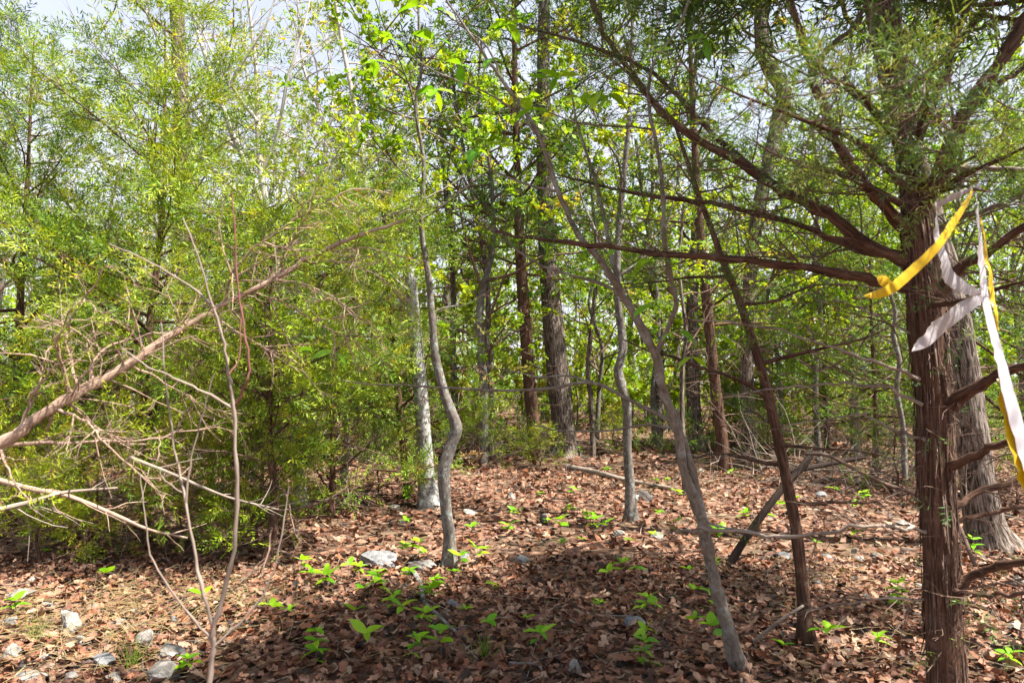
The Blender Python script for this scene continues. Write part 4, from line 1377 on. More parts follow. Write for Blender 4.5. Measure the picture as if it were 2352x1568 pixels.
        build_tree('young_tree', lab, 'tree', tp, tr, M[bk], M[lf], L, Spec(sp1=0.3, len1=0.9, k2=3, len2=0.5, leaf_n=2, tmpl=CLUSTER, size=1.3, flat=0.2, bare=0.15, dead=0.2, r1=0.006, r2=0.003, tone=0.55, wob=0.2), g, seed=int(pts_[0][0]) % 89, n=9, limb_parts=False, twigmat=M['bark_pale'] if bk == 'bark_pale' else None)
    # dark oak far back on the left
    tp, tr = trunk_px([(436, 1068), (432, 900), (428, 700), (424, 500), (420, 340), (414, 180), (405, 0), (400, -150)], 14, [48, 42, 40, 38, 34, 32, 30, 26])
    tp[0][2] = terrain(tp[0][0], tp[0][1]) - 0.05
    tp, tr = extend_up(tp, tr, 12, g)
    L = auto_limbs(tp, tr, 16, 0.4, 0.98, 2.6, (-5, 45), g, wob=0.25)
    build_tree('oak_tree', 'dark upright oak trunk far back among the left-hand cedars', 'tree', tp, tr, M['bark_oak'], M['olive'], L, Spec(sp1=0.4, len1=1.1, k2=4, len2=0.5, leaf_n=1, tmpl=CLUSTER, size=1.2, flat=0.2, bare=0.2, dead=0.4, r1=0.008, r2=0.004, tone=0.55, wob=0.22), g, seed=17, n=16, rough=0.06, ridges=9)


named_trees()


# ================================================================== the cedars massed on the left
def left_cedars():
    g = np.random.default_rng(61)

    def cedar(x, y, height, rad, label, mat, spec, nl, lean=(0, 0), el=(-5, 40), t0=0.06, wb=0.05, prof=None, name='cedar_tree', bias=None):
        b = G(x, y)
        n = 6
        tp = np.array([b + np.array((lean[0] * (k / n) ** 1.5, lean[1] * (k / n), height * k / n)) + (g.normal(0, 0.03, 3) * np.array((1, 1, 0)) if k else 0) for k in range(n + 1)])
        tp[0][2] -= 0.04
        tr = np.linspace(wb, 0.006, n + 1)
        L = auto_limbs(tp, tr, nl, t0, 0.99, rad, el, g, up=0.35, profile=prof or (lambda u: 1.1 - 0.85 * u), bias=bias)
        return build_tree(name, label, 'tree', tp, tr, M['bark_cedar'], mat, L, spec, g, seed=int(x) % 97, n=12, rough=0.06, ridges=5, flare=0.3, twigmat=M['bark_twig'], dead_low=(8, 0.04, 0.3, rad * 0.7) if height > 3 else None)

    S = lambda **k: Spec(**{**dict(sp1=0.125, len1=0.5, k2=3, leaf_n=3, tmpl=SPRAY_MID, size=1.4, tone=0.5, dead=0.12, r1=0.0032, r2=0.0015), **k})
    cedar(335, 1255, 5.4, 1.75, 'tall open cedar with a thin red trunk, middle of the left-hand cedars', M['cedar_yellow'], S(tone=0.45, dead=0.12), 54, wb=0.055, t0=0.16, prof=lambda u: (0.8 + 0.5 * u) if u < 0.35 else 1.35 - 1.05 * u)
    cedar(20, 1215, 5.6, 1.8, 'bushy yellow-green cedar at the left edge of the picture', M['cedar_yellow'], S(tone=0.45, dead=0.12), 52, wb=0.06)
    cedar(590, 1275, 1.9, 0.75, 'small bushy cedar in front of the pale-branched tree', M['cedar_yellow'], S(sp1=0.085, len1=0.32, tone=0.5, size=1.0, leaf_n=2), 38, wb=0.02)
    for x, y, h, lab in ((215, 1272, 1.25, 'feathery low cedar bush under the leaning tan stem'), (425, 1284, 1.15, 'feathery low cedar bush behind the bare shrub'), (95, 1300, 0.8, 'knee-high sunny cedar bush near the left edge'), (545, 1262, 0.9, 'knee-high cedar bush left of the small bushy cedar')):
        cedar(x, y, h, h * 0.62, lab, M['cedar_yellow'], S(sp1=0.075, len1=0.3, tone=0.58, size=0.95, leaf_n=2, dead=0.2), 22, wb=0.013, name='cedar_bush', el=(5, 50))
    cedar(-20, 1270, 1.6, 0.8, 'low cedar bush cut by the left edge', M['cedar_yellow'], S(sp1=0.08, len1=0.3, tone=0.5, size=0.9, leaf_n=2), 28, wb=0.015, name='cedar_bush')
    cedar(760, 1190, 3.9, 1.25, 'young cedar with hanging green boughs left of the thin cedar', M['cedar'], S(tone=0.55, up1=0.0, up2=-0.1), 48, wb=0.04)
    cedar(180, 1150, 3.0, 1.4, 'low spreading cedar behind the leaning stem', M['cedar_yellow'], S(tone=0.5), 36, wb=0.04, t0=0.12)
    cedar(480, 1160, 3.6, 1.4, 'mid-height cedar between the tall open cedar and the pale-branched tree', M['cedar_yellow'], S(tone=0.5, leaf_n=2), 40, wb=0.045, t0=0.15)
    cedar(-60, 1100, 8.4, 1.4, 'tall dark cedar rising into the upper left corner', M['cedar_blue'], S(tmpl=SPRAY_LO, sp1=0.2, leaf_n=3, len1=0.6, tone=0.2), 40, wb=0.09, t0=0.3)
    cedar(1100, 1075, 1.25, 0.9, 'low yellow-green cedar bush beside the foot of the dark cedar', M['cedar_yellow'], S(sp1=0.12, len1=0.4, tone=0.45, tmpl=SPRAY_LO, size=0.7), 26, wb=0.02, name='cedar_bush')
    for x, y, h, lab in ((1240, 1072, 0.7, 'sprig-like cedar bush in front of the thick oak'), (985, 1035, 1.3, 'cedar bush behind the white trunk'), (1560, 1062, 0.9, 'small cedar bush left of the dark oak foot'), (1770, 1075, 1.2, 'cedar bush behind the leaning dead cedar foot'), (1410, 1045, 0.8, 'small cedar bush behind the slim kinked trunk'),
                         (870, 1130, 0.9, 'low cedar bush left of the thin young cedar'), (1690, 1030, 1.5, 'waist-high cedar bush between the reddish cedar and pale oak'), (2060, 1120, 1.2, 'ragged cedar bush at the foot of the shaggy cedar'), (2330, 1180, 1.1, 'cedar bush right of the grey oak')):
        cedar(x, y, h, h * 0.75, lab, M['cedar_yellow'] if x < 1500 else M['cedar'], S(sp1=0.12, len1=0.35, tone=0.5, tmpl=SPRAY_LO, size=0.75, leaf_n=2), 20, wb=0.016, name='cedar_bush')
    cedar(2010, 1085, 5.2, 1.9, 'shaggy cedar with level boughs left of the taped cedar', M['cedar'], S(tmpl=SPRAY_LO, sp1=0.17, tone=0.4, dead=0.2, leaf_n=2, size=1.4), 50, wb=0.06, el=(-15, 20), t0=0.1)
    cedar(1900, 1040, 5.5, 2.2, 'broad dark cedar behind the leaning dead cedar', M['cedar'], S(tmpl=SPRAY_LO, sp1=0.2, size=1.5, len1=0.6, tone=0.35, dead=0.2, leaf_n=2), 46, wb=0.07, el=(-15, 25), t0=0.12)
    cedar(2420, 1140, 6.0, 2.2, 'dense cedar at the right edge behind the grey oak', M['cedar'], S(tmpl=SPRAY_LO, sp1=0.18, size=1.4, len1=0.6, tone=0.45, dead=0.15, leaf_n=2), 48, wb=0.07, t0=0.05)
    cedar(2620, 1530, 6.4, 1.9, 'cedar at the right edge whose boughs hang in beside the tape', M['cedar_blue'], S(sp1=0.14, tone=0.4, len1=0.6, tmpl=SPRAY_LO, size=1.45, leaf_n=3, dead=0.08), 52, wb=0.08, t0=0.57)
    cedar(610, 1296, 3.15, 1.3, 'leafy cedar with long right-hand boughs hanging before the white trunk', M['cedar_yellow'], S(sp1=0.13, tone=0.35, up1=0.0, up2=-0.15, dead=0.1, leaf_n=2, size=1.45), 46, wb=0.045, t0=0.34, bias=(0.3, -0.1, 0), prof=lambda u: 0.5 + 0.85 * u if u < 0.75 else 1.9 - u)
    cedar(820, 1030, 6.5, 2.1, 'dark cedar behind the young cedars, left of the white trunk', M['cedar'], S(tmpl=SPRAY_LO, sp1=0.2, size=1.3, len1=0.6, tone=0.35, dead=0.15), 48, wb=0.07, t0=0.12)


left_cedars()


# ------------------------------------------------------------------ telling look-alikes apart by what they stand beside
BACK_ANCHORS = [('the thick oak', 1297), ('the dark cedar beside the oak', 1205), ('the white trunk', 965), ('the pale kinked oak', 1720), ('the slim kinked trunk', 1430), ('the straight reddish cedar', 1640),
                ('the shaggy cedar', 2010), ('the grey oak with flared base', 2230), ('the pale-branched tree', 650), ('the dark upright oak', 430), ('the tall open cedar', 335), ('the cedar at the left edge', 20), ('the broad dark cedar', 1880), ('the right edge cedar', 2420), ('the dark oak behind the sapling', 1592), ('the young cedar with hanging boughs', 790)]
FLOOR_ANCHORS = [('the round grey stone', (1041, 1386)), ('the bluish grey rock', (864, 1287)), ('the crooked trunk', (1033, 1303)), ('the pale grey rock', (1464, 1432)), ('the sapling base', (1697, 1530)), ('the leaning dead cedar foot', (1852, 1476)),
                 ('the slim kinked trunk', (1450, 1197)), ('the white trunk', (987, 1163)), ('the small bright white rock', (1174, 1139)), ('the half-buried pale stone', (1252, 1191)), ('the dark pointed rock', (1486, 1136)), ('the upright tan stone', (1322, 1532)),
                 ('the bottom centre grass tuft', (1112, 1512)), ('the leafiest bottom clump', (726, 1530)), ('the bare shrub', (493, 1440)), ('the lumpy white rock', (152, 1425)), ('the taped cedar', (2172, 1540)), ('the propped broken log', (1700, 1255)), ('the blue-grey stone', (1202, 1286)), ('the left edge grass tuft', (60, 1250))]
ORD = ['nearest', 'second', 'third', 'fourth', 'fifth', 'sixth', 'seventh', 'eighth', 'ninth', 'tenth']


def auto_labels(spots, anchors, phrase, flat=False):
    """labels naming the closest landmark, the side, and the order outward from it"""
    rows = []
    for i, (x, y) in enumerate(spots):
        if flat:
            nm, ax = min(anchors, key=lambda a: abs(a[1] - x))
            rel, dist = ('left of' if x < ax else 'right of'), abs(x - ax)
        else:
            nm, (ax, ay) = min(anchors, key=lambda a: (a[1][0] - x) ** 2 + 3 * (a[1][1] - y) ** 2)
            dx, dy = x - ax, (y - ay) * 1.7
            rel = ('left of' if dx < 0 else 'right of') if abs(dx) > abs(dy) else ('behind' if dy < 0 else 'in front of')
            dist = math.hypot(dx, dy)
        rows.append((nm, rel, dist, i))
    out = [None] * len(spots)
    seen = {}
    for nm, rel, dist, i in sorted(rows, key=lambda r: r[2]):
        k = seen.get((nm, rel), 0)
        seen[(nm, rel)] = k + 1
        out[i] = phrase(ORD[k], rel, nm)
    return out


# ================================================================== woods behind
def background():
    g = np.random.default_rng(71)
    protos = []
    for k in range(4):
        h = (9.0, 11.0, 7.5, 10.0)[k]
        n = 6
        tp = np.array([(g.normal(0, 0.12) * i / 2, g.normal(0, 0.12) * i / 2, h * i / n) for i in range(n + 1)])
        tp[0] = (0, 0, -0.1)
        tr = np.linspace((0.11, 0.16, 0.07, 0.12)[k], 0.012, n + 1)
        L = auto_limbs(tp, tr, 24, 0.16, 0.99, 2.3, (0, 55), g, wob=0.22, profile=lambda u: 0.6 + 0.9 * math.sin(math.pi * (0.2 + 0.75 * u)))
        root = build_tree('broadleaf_tree', 'slender young-leaved tree deep in the bright green woods', 'tree', tp, tr, M['bark_oak'] if k % 2 else M['bark_lichen'], M['spring'] if k != 1 else M['olive'], L,
                          Spec(sp1=0.38, len1=1.1, k2=4, len2=0.55, leaf_n=3, tmpl=CLUSTER, size=1.8, flat=0.15, bare=0.1, dead=0.15, r1=0.008, r2=0.004, tone=0.5, wob=0.22), g, seed=20 + k, n=9, limb_parts=False, group='background broadleaf trees')
        protos.append(root)
    # an almost bare one for the open sky on the left
    tp = np.array([(g.normal(0, 0.12) * i / 2, g.normal(0, 0.12) * i / 2, 9.5 * i / 6) for i in range(7)])
    tp[0] = (0, 0, -0.1)
    tr = np.linspace(0.1, 0.012, 7)
    L = auto_limbs(tp, tr, 26, 0.2, 0.99, 2.2, (5, 60), g, wob=0.24)
    protos.append(build_tree('broadleaf_tree', 'x', 'tree', tp, tr, M['bark_pale'], M['olive'], L, Spec(sp1=0.38, len1=1.1, k2=4, len2=0.55, leaf_n=2, tmpl=CLUSTER, size=1.3, flat=0.15, bare=0.1, dead=0.3, r1=0.009, r2=0.005, tone=0.5, wob=0.22), g, seed=29, n=9, limb_parts=False, twigmat=M['bark_pale'], group='background broadleaf trees'))
    spots = [(1110, 14), (1020, 20), (1370, 19), (1510, 17), (760, 15), (1560, 24), (1790, 16), (1880, 21), (1960, 15), (640, 20), (2100, 18), (2230, 15), (2350, 19), (880, 18), (520, 22), (1250, 26), (1450, 27), (1690, 28), (980, 28), (250, 18), (1130, 22), (2010, 27), (2200, 26), (1820, 30), (120, 22), (2450, 23), (560, 16), (410, 17), (300, 16), (690, 15), (480, 19), (-20, 17), (330, 28), (720, 28)]
    names = auto_labels(spots, BACK_ANCHORS, lambda o, r, a: f'{o} leafy background tree seen {r} {a}', True)
    for i, (px, d) in enumerate(spots):
        p = P(px, 900, d)
        p[2] = float(terrain(p[0], p[1]))
        src = protos[4] if px < 800 else protos[i % 4]
        if i < 5:
            src = protos[i]
            src.location = p
            src.rotation_euler = (0, 0, g.uniform(0, 6))
            src['label'] = names[i]
        else:
            copy_tree(src, p, g.uniform(0, 6.28), g.uniform(0.8, 1.2), names[i], 'background broadleaf trees')
    # understorey bushes
    bp = []
    for k in range(2):
        tp = np.array([(0, 0, -0.05), (0.03, 0.02, 0.5), (0.0, 0.08, 1.1), (0.05, 0.05, 1.8)])
        tr = np.array((0.018, 0.014, 0.01, 0.004))
        L = auto_limbs(tp, tr, 16, 0.02, 0.98, 1.2, (10, 65), g, wob=0.2)
        bp.append(build_tree('understorey_bush', 'x', 'shrub', tp, tr, M['bark_lichen'], M['spring'] if k else M['olive'], L,
                             Spec(sp1=0.2, len1=0.6, k2=3, len2=0.5, leaf_n=3, tmpl=CLUSTER, size=1.3, flat=0.1, bare=0.05, r1=0.004, r2=0.0025, tone=0.5, wob=0.2), g, seed=30 + k, n=6, limb_parts=False, group='background bushes'))
    bs = [(-60 + i * 62 + g.uniform(-25, 25), g.uniform(16.8, 26)) for i in range(41)]
    names = auto_labels(bs, BACK_ANCHORS, lambda o, r, a: f'{o} low background bush seen {r} {a}', True)
    for i, (px, d) in enumerate(bs):
        p = P(px, 900, d)
        p[2] = float(terrain(p[0], p[1]))
        if i < 2:
            bp[i].location = p
            bp[i]['label'] = names[i]
        else:
            copy_tree(bp[i % 2], p, g.uniform(0, 6.28), g.uniform(0.7, 1.9), names[i], 'background bushes')
    # far wood that reads as one mass
    mb, tw = MB(), MB()
    nC = 760
    y = g.uniform(28, 62, nC)
    x = g.uniform(-1, 1, nC) * (y * 0.85 + 4)
    z = g.uniform(0, 1, nC) ** 1.1 * 10.5
    N = 42
    c = np.stack([x, y, z], 1)
    pts = (c[:, None] + g.normal(0, 1, (nC, N, 3)) * np.array((1.0, 1.0, 0.6))).reshape(-1, 3)
    pts[:, 2] = np.abs(pts[:, 2]) + 0.3
    tone = np.clip(np.repeat(g.normal(0.52, 0.13, nC), N) + g.normal(0, 0.12, nC * N), 0, 1)
    place(mb, CLUSTER_FAR, pts, g.normal(0, 1, pts.shape), g.uniform(1.0, 2.2, len(pts)), tone, g)
    nT = 170
    yy = g.uniform(26, 60, nT)
    xx = g.uniform(-1, 1, nT) * (yy * 0.85 + 3)
    b = np.stack([xx, yy, terrain(xx, yy) - 0.1], 1)
    st = stems(b, np.array((0, 0, 1.0)) + g.normal(0, 0.06, (nT, 3)), g.uniform(6, 11, nT), g, 0.05, 0.1, 6)
    tw.twigs(st, np.linspace(1, 0.3, 6)[None] * g.uniform(0.04, 0.13, nT)[:, None], n=6)
    w = thing('distant_woods', (0, 40, 0), 'hazy mass of yellow-green woods closing the view', 'woods')
    w['kind'] = 'stuff'
    o = mb.build('foliage', M['spring'], w)
    o = tw.build('stems', M['bark_oak'], w, True)


background()


# ================================================================== rocks
def rock(px, py, wpx, hpx, label, mat, seed, flat=1.0):
    b = G(px, py + hpx * 0.45)
    d = depth_of(b)
    W, H = wpx * d / F, hpx * d / F
    g = np.random.default_rng(seed)
    import bmesh
    bm = bmesh.new()
    bmesh.ops.create_icosphere(bm, subdivisions=4 if wpx > 38 else 3, radius=1)
    pl = [(nrm(g.normal(0, 1, 3)), g.uniform(0.42, 0.85)) for _ in range(14)]
    ph = g.uniform(0, 6, 6)
    for v in bm.verts:
        p = np.array(v.co)
        for nn, dd in pl:
            s = np.dot(p, nn) - dd
            if s > 0:
                p = p - nn * s * 0.97
        p = p * (1 + 0.06 * math.sin(5 * p[0] + ph[0]) * math.sin(6 * p[1] + ph[1]) + 0.035 * math.sin(13 * p[2] + 9 * p[0] + ph[2]) + 0.03 * math.sin(23 * p[0] + ph[3]) * math.sin(21 * p[1] - 17 * p[2] + ph[4]))
        v.co = (p[0] * W * 0.56, p[1] * W * 0.42, p[2] * max(H * 0.75, W * 0.18))
    me = bpy.data.meshes.new('rock')
    bm.to_mesh(me)
    bm.free()
    me.polygons.foreach_set('use_smooth', [False] * len(me.polygons))
    me.materials.append(mat)
    o = link('rock', me)
    o.location = (b[0], b[1] + W * 0.2, b[2] + max(H * 0.75, W * 0.18) * 0.3)
    o.rotation_euler = (g.uniform(-.2, .2), g.uniform(-.2, .2), g.uniform(-.5, .5))
    return tag(o, label, 'rock', 'stones on the forest floor')


R_, RG, RD = M['rock'], M['rock_grey'], M['rock_dark']
rock(152, 1425, 66, 52, 'lumpy pinkish white rock in the sunny lower left', R_, 1)
rock(328, 1466, 56, 42, 'flat-topped cream rock right of the lumpy white rock', R_, 2)
rock(396, 1502, 76, 36, 'rounded pale rock behind the largest pale rock at lower left', R_, 3)
rock(352, 1548, 92, 50, 'largest pale rock at the bottom edge, lower left', R_, 4)
rock(228, 1522, 74, 30, 'long low grey slab in the sunny lower left', RG, 5)
rock(38, 1364, 66, 30, 'pale rock near the left edge behind the lumpy white rock', R_, 6)
rock(12, 1500, 50, 40, 'cream rock cut by the left edge of the picture', R_, 7)
rock(60, 1556, 80, 26, 'low pale stone in the bottom left corner', R_, 8)
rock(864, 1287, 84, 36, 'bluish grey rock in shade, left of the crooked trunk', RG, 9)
rock(968, 1300, 62, 24, 'flat stone with a pale top at the foot of the crooked trunk', R_, 10)
rock(1062, 1277, 40, 24, 'small grey stone just behind the crooked trunk', RG, 11)
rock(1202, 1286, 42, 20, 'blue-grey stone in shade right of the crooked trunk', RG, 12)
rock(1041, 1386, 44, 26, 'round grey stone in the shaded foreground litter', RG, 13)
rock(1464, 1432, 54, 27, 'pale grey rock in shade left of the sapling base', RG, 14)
rock(1174, 1139, 32, 19, 'small bright white rock in the sunny clearing', R_, 15)
rock(1080, 1174, 46, 12, 'thin white slab just right of the crooked trunk in sun', R_, 16)
rock(1252, 1191, 32, 20, 'pale stone half buried in the sunny litter', R_, 17)
rock(1486, 1136, 40, 32, 'dark pointed rock beside the slim kinked trunk', RD, 18)
rock(1458, 1144, 32, 22, 'low cream rock touching the dark pointed rock', R_, 19)
rock(1420, 1224, 34, 16, 'small white stone left of the slim kinked trunk foot', R_, 20)
rock(1510, 1230, 34, 15, 'flat whitish stone left of the forked sapling', R_, 21)
rock(1322, 1532, 26, 38, 'upright tan stone near the bottom edge', R_, 22)
rock(906, 1166, 34, 14, 'buff stone left of the white trunk foot', R_, 23)
rock(1906, 1277, 36, 15, 'white stone, leftmost of three in the sunny litter at right', R_, 24)
rock(1978, 1284, 30, 13, 'flat cream stone, middle of three in the sunny litter at right', R_, 25)
rock(2022, 1279, 34, 17, 'white stone, rightmost of three in the sunny litter at right', R_, 26)
rock(1856, 1310, 26, 18, 'pointed white stone just right of the leaning dead cedar', R_, 27)
rock(1876, 1334, 20, 13, 'little grey stone below the pointed white stone', RG, 28)
rock(2118, 1346, 34, 20, 'pale stone touching the left side of the taped cedar', R_, 29)
rock(2344, 1336, 40, 36, 'pale slab at the right edge under the low cedar limb', R_, 30)
rock(2050, 1374, 34, 18, 'grey stone behind the bright leafy clump near the taped cedar', RG, 31)
rock(1800, 1280, 60, 14, 'broad low grey stone under the broken log', RG, 32)
rock(1610, 1080, 22, 12, 'small pale stone at the foot of the dark oak', R_, 33)
rock(1890, 1135, 30, 12, 'small grey stone in shade beyond the broken log', RG, 34)
rock(2080, 1200, 50, 16, 'pale stone between the taped cedar and the shaggy cedar', R_, 35)


STONES = [(100, 1390, 40, 20), (215, 1395, 30, 16), (270, 1430, 34, 18), (180, 1470, 44, 20), (110, 1505, 46, 22), (300, 1400, 28, 14), (20, 1430, 40, 20), (255, 1560, 50, 22), (160, 1550, 44, 20), (400, 1420, 26, 14), (70, 1330, 30, 14), (440, 1470, 24, 14), (300, 1345, 26, 12)]
snames = auto_labels([q[:2] for q in STONES], [('the lumpy white rock', (152, 1425)), ('the long low grey slab', (228, 1522)), ('the flat-topped cream rock', (328, 1466)), ('the largest pale rock', (352, 1548)), ('the cream rock at the edge', (12, 1500)), ('the pale left-edge rock', (38, 1364)), ('the corner stone', (60, 1556)), ('the bare shrub', (493, 1440))], lambda o, r, a: f'{o} small half-buried stone {r} {a}')
for k, (x, y, w, h) in enumerate(STONES):
    rock(x, y, w, h, snames[k], R_ if k % 3 else RG, 60 + k)


# ================================================================== logs and sticks
def stick(name, pts, w, label, mat, cat='branch', n=8, seed=0, twigs=0):
    wp = px_line(pts)
    root = thing(name, tuple(wp[0]), label, cat)
    d = np.array([p[2] for p in pts])
    s = tube_part(root, 'stem', wp, np.array(np.linspace(w[0], w[1], len(pts))) * d / F / 2, mat, n=n, rough=0.1, seed=seed)
    if twigs:
        g = np.random.default_rng(seed)
        t = g.uniform(0.15, 0.95, twigs)
        p, tan = along(s, t)
        mb = MB()
        T = stems(p, side_shoots(p, tan, g, 30, 75, 0.2), g.uniform(0.1, 0.35, twigs), g, 0.15, 0.05)
        mb.twigs(T, np.linspace(0.004, 0.0015, 5)[None] * np.ones((twigs, 1)), n=4)
        mb.build('twigs', mat, root, True)['kind'] = 'stuff'
    return root


def gpx(x, y, lift=0.02):
    """view position lying on the ground -> (x, y, distance)"""
    p = G(x, y)
    p[2] += lift
    v = p - CAM
    d = np.dot(v, FWD)
    return (1176 + F * v[0] / d, 784 - F * np.dot(v, UPV) / d, d)


d0 = gpx(1668, 1305)[2]
stick('fallen_log', [(1664, 1318, d0), (1700, 1255, d0 + .05), (1745, 1190, d0 + .15), (1790, 1130, d0 + .25), (1840, 1075, d0 + .35), (1862, 1045, d0 + .4)], (19, 14), 'dark broken log propped against the leaning dead cedar', M['bark_dark'], 'log', n=12, seed=3, twigs=6)
stick('fallen_log', [(1812, 1082, d0 + .35), (1850, 1075, d0 + .4), (1900, 1066, d0 + .5), (1985, 1050, d0 + .6)], (14, 9), 'short dark level log right of the leaning dead cedar', M['bark_dark'], 'log', n=10, seed=4, twigs=4)
stick('fallen_branch', [(1850, 1042, 4.9), (1900, 1045, 4.8), (1960, 1075, 4.7), (2030, 1110, 4.6), (2100, 1135, 4.5), (2190, 1190, 4.4), (2240, 1300, 4.2)], (8, 9), 'long bare branch sloping down behind the taped cedar', M['bark_twig'], seed=5, twigs=8)
stick('fallen_stick', [gpx(1726, 1482, 0.01), (1790, 1425, 4.15), (1845, 1390, 4.2)], (8, 6), 'short straight stick leaning on the dead cedar foot', M['bark_dead'], 'stick', seed=6)
stick('fallen_branch', [gpx(950, 1320), gpx(965, 1350, .03), gpx(975, 1390, .03), gpx(1005, 1425, .04), gpx(1040, 1455, .03), gpx(1085, 1482)], (14, 6), 'dark crooked branch lying in the shaded foreground litter', M['bark_lichen'], seed=7, twigs=4)
stick('fallen_log', [gpx(1300, 1078, .05), gpx(1370, 1092, .06), gpx(1440, 1110, .05), gpx(1545, 1128, .04)], (14, 9), 'weathered pale log lying across the sunny clearing', M['bark_dead'], 'log', n=10, seed=8, twigs=5)
stick('fallen_branch', [gpx(1050, 1062, .05), gpx(1090, 1058, .08), gpx(1180, 1052, .1)], (9, 5), 'pale stick lying beside the low cedar bush', M['bark_dead'], seed=9, twigs=6)
stick('fallen_stick', [gpx(1170, 1530, .02), gpx(1235, 1540, .03), gpx(1250, 1565, .02)], (9, 5), 'small grey forked stick at the bottom edge', M['bark_lichen'], 'stick', seed=10, twigs=2)
stick('fallen_branch', [(-60, 1085, 3.6), (60, 1120, 3.6), (160, 1140, 3.6), (260, 1180, 3.65), (340, 1215, 3.7), (430, 1235, 3.8)], (14, 5), 'tan bare branch sloping through the lower left foliage', M['bark_tan'], seed=11, twigs=12)
stick('fallen_branch', [(-50, 1180, 3.4), (60, 1155, 3.5), (150, 1130, 3.6), (270, 1120, 3.7)], (13, 5), 'grey-brown branch crossing the tan branch at lower left', M['bark_dead'], seed=12, twigs=10)
stick('fallen_branch', [(300, 1050, 3.9), (400, 1090, 3.9), (520, 1140, 4.0), (640, 1170, 4.1)], (9, 4), 'thin dead branch through the small bushy cedar', M['bark_dead'], seed=13, twigs=10)
stick('dead_snag', [tuple(gpx(2078, 1010 + 90))[:2] + (8.0,), (2074, 980, 8.0), (2060, 900, 8.0), (2066, 830, 8.0), (2052, 770, 8.0), (2056, 720, 8.0), (2044, 670, 8.0)], (13, 8), 'thin pale dead stem left of the taped cedar', M['bark_lichen'], 'tree', seed=14, twigs=6)


def brush_pile(px, py, n, R, label, seed, mat):
    g = np.random.default_rng(seed)
    b = G(px, py)
    root = thing('brush_pile', tuple(b), label, 'brush pile')
    p = b + g.normal(0, 1, (n, 3)) * np.array((R, R * 0.5, 0.05)) + np.array((0, 0, 0.1))
    p[:, 2] = terrain(p[:, 0], p[:, 1]) + g.uniform(0, R * 0.5, n)
    T = stems(p, g.normal(0, 1, (n, 3)) * np.array((1, 0.6, 0.45)) + np.array((0, 0, .25)), g.uniform(0.4, 1.5, n) * R * 1.1, g, 0.15, 0.0)
    mb = MB()
    mb.twigs(T, np.linspace(0.008, 0.003, 5)[None] * g.uniform(.5, 1.4, (n, 1)), n=4)
    o = mb.build('twigs', mat, root, True)
    o['kind'] = 'stuff'


brush_pile(1180, 1035, 160, 0.9, 'tangle of pale dead twigs behind the low cedar bush', 3, M['bark_dead'])
brush_pile(90, 1130, 200, 0.8, 'grey tangle of dead twigs in the low cedar at left', 4, M['bark_dead'])
brush_pile(780, 1060, 140, 0.9, 'tangle of dead branches left of the white trunk', 5, M['bark_dead'])
brush_pile(1960, 1110, 170, 0.9, 'grey tangle of dead twigs below the shaggy cedar', 6, M['bark_dead'])


# ================================================================== seedlings, grass
def seedling(px, py, size, n, label, group, g, tall=1.0):
    b = G(px, py)
    d = depth_of(b)
    h = size * g.uniform(1.0, 1.7) * tall
    root = thing('seedling', tuple(b), label, 'seedling', group)
    top = b + np.array((g.normal(0, 0.015), g.normal(0, 0.015), h))
    mb = MB()
    mb.tube(np.array([b - (0, 0, 0.01), (b + top) / 2 + g.normal(0, 0.006, 3), top]), [0.0025, 0.002, 0.0015], n=5)
    mb.build('stem', M['bark_red'], root, True)
    a0 = g.uniform(0, 6)
    for k in range(n):
        lvl = k // 4
        a = a0 + k * 2 * math.pi / min(n, 4) + g.uniform(-.35, .35) + lvl * 0.7
        p = top * (1 - 0.28 * lvl) + b * (0.28 * lvl)
        el = g.uniform(0.05, 0.8) if lvl == 0 else g.uniform(-0.1, 0.4)
        put_leaf(root, p, np.array((math.cos(a), math.sin(a), el)), size * g.uniform(0.75, 1.25), g)


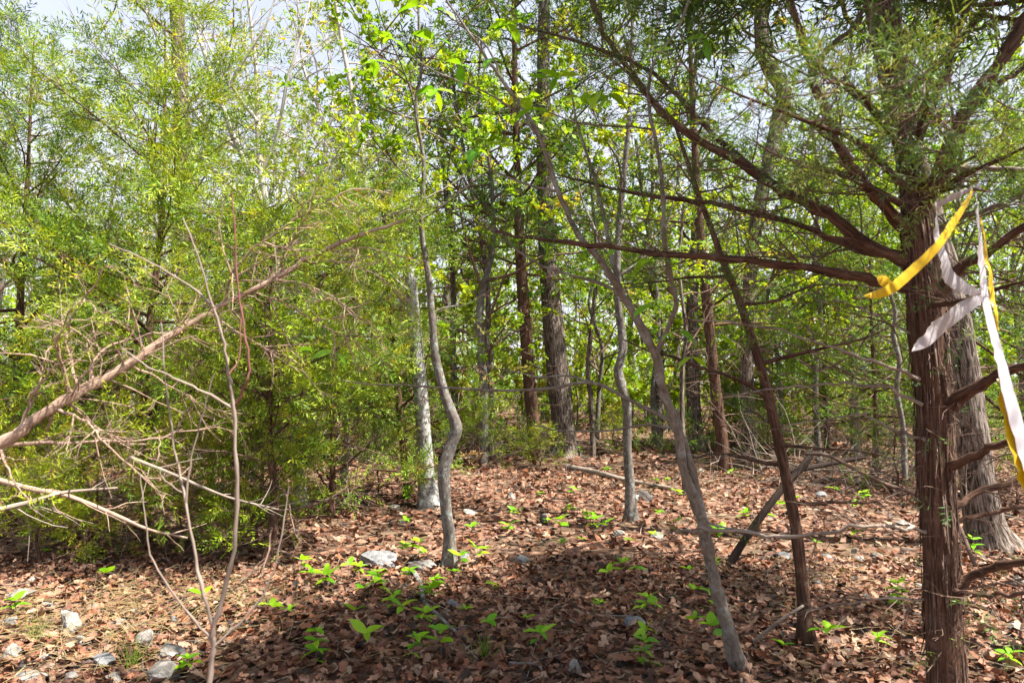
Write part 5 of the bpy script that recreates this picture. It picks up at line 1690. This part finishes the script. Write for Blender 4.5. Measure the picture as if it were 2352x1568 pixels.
def seedlings():
    g = np.random.default_rng(81)
    A = [(797, 1338), (826, 1322), (862, 1344), (866, 1368), (824, 1376), (934, 1350), (1000, 1352), (985, 1372), (990, 1392), (1040, 1358), (962, 1290), (921, 1288), (1126, 1378), (1060, 1312), (1282, 1292), (1466, 1340), (1070, 1425), (816, 1472), (930, 1458), (972, 1450), (842, 1518), (1012, 1518), (1226, 1506), (1120, 1472), (1206, 1450), (1482, 1412), (1404, 1356), (1100, 1300), (1380, 1400), (900, 1400)]
    B = [(1262, 1212), (1286, 1228), (1352, 1200), (1366, 1236), (1398, 1230), (1322, 1148), (1310, 1186), (1446, 1262), (1502, 1258), (1340, 1258), (1162, 1234), (1086, 1234), (936, 1232), (942, 1150), (982, 1112), (1512, 1122), (1532, 1108), (1396, 1092), (1240, 1145), (1180, 1190), (1440, 1080), (1330, 1050), (1560, 1150)]
    C = [(1652, 1246), (1640, 1310), (1582, 1340), (1592, 1396), (1712, 1200), (1762, 1203), (1792, 1184), (1926, 1158), (1982, 1158), (1640, 1512), (1592, 1480), (1800, 1512), (1908, 1498), (2014, 1500), (1872, 1268), (1972, 1245), (1512, 1200), (1552, 1222), (1680, 1100), (1640, 1420), (1960, 1180), (1830, 1160)]
    D = [(462, 1412), (620, 1440), (242, 1350), (690, 1330), (712, 1346), (746, 1356), (70, 1272), (104, 1290), (660, 1420), (36, 1420)]
    spots = A + B + C + D
    names = auto_labels(spots, FLOOR_ANCHORS, lambda o, r, a: f'{o} small green seedling {r} {a}')
    for i, ((x, y), nm) in enumerate(zip(spots, names)):
        seedling(x, y, g.uniform(0.06, 0.12), int(g.integers(3, 10)), nm, 'seedlings on the forest floor', g)
    seedling(726, 1530, 0.08, 14, 'leafiest seedling clump at the bottom, left of centre', None, g, 1.5)
    seedling(946, 1530, 0.075, 10, 'seedling with many leaves at the bottom edge below the crooked trunk', None, g, 1.3)
    seedling(1478, 1532, 0.09, 16, 'tall bright leafy plant at the bottom, left of the sapling base', None, g, 2.0)
    seedling(430, 1552, 0.075, 9, 'dark green seedling beside the largest pale rock', None, g)
    seedling(2062, 1392, 0.085, 18, 'broad bright leafy clump left of the taped cedar', None, g, 1.3)
    seedling(2242, 1290, 0.09, 10, 'bright leafy plant at the foot of the grey oak', None, g, 2.0)
    seedling(2318, 1540, 0.075, 8, 'seedling in the bottom right corner', None, g)
    seedling(1425, 1350, 0.1, 6, 'bright whorled seedling alone in the shade, left of the sapling', None, g, 1.3)


seedlings()


def tuft(px, py, h, n, label, seed, mat='grass'):
    g = np.random.default_rng(seed)
    b = G(px, py)
    root = thing('grass_tuft', tuple(b), label, 'grass')
    mb = MB()
    p = b + g.normal(0, 0.02, (n, 3)) * np.array((1, 1, 0))
    T = stems(p, g.normal(0, 0.35, (n, 3)) * np.array((1, 1, 0)) + np.array((0, 0, 1)), g.uniform(0.5, 1.2, n) * h, g, 0.12, -0.35)
    mb.twigs(T, np.linspace(0.0025, 0.0006, 5)[None] * np.ones((n, 1)))
    mb.R = [np.repeat(g.uniform(0, 1, n), 15)]
    mb.build('blades', M[mat], root, True)


tuft(1112, 1512, 0.16, 26, 'green grass tuft at the bottom centre', 1)
tuft(306, 1530, 0.22, 34, 'tallest pale green grass tuft beside the largest pale rock', 2)
tuft(84, 1470, 0.18, 26, 'grass tuft left of the lumpy white rock', 3)
tuft(610, 1395, 0.10, 26, 'dry grass tuft right of the bare shrub', 4, 'straw')
tuft(1490, 1480, 0.10, 18, 'small grass tuft beside the tall bright leafy plant', 5)
tuft(60, 1250, 0.2, 40, 'grass tuft under the bushy cedar at the left edge', 6)
tuft(130, 1240, 0.2, 40, 'grass tuft under the low spreading cedar at left', 7)


def straw():
    g = np.random.default_rng(91)
    mb = MB()
    areas = [(1470, 1100, 1.4, 260), (1990, 1400, 0.7, 240), (1900, 1330, 0.8, 200), (560, 1370, 0.6, 160), (1750, 1080, 1.5, 260), (230, 1480, 0.6, 420), (80, 1420, 0.5, 260), (380, 1400, 0.5, 240)]
    Ps, Ds = [], []
    for (x, y, R, n) in areas:
        b = G(x, y)
        p = b + g.normal(0, R, (n, 3)) * np.array((1, 1, 0))
        p[:, 2] = terrain(p[:, 0], p[:, 1]) + g.uniform(0.03, 0.07, n)
        Ps.append(p)
        Ds.append(g.normal(0, 1, (n, 3)) * np.array((1, 1, 0.12)))
    p, d = np.concatenate(Ps), np.concatenate(Ds)
    T = stems(p, d, g.uniform(0.08, 0.3, len(p)), g, 0.15, 0)
    mb.twigs(T, np.linspace(0.002, 0.0008, 5)[None] * np.ones((len(p), 1)))
    o = mb.build('dry_grass', M['straw'], None, True)
    tag(o, 'scattered dry straw-coloured grass stems lying on the litter', 'grass', kind='stuff')


straw()

for o in bpy.data.objects:
    if '_abs' in o:
        del o['_abs']
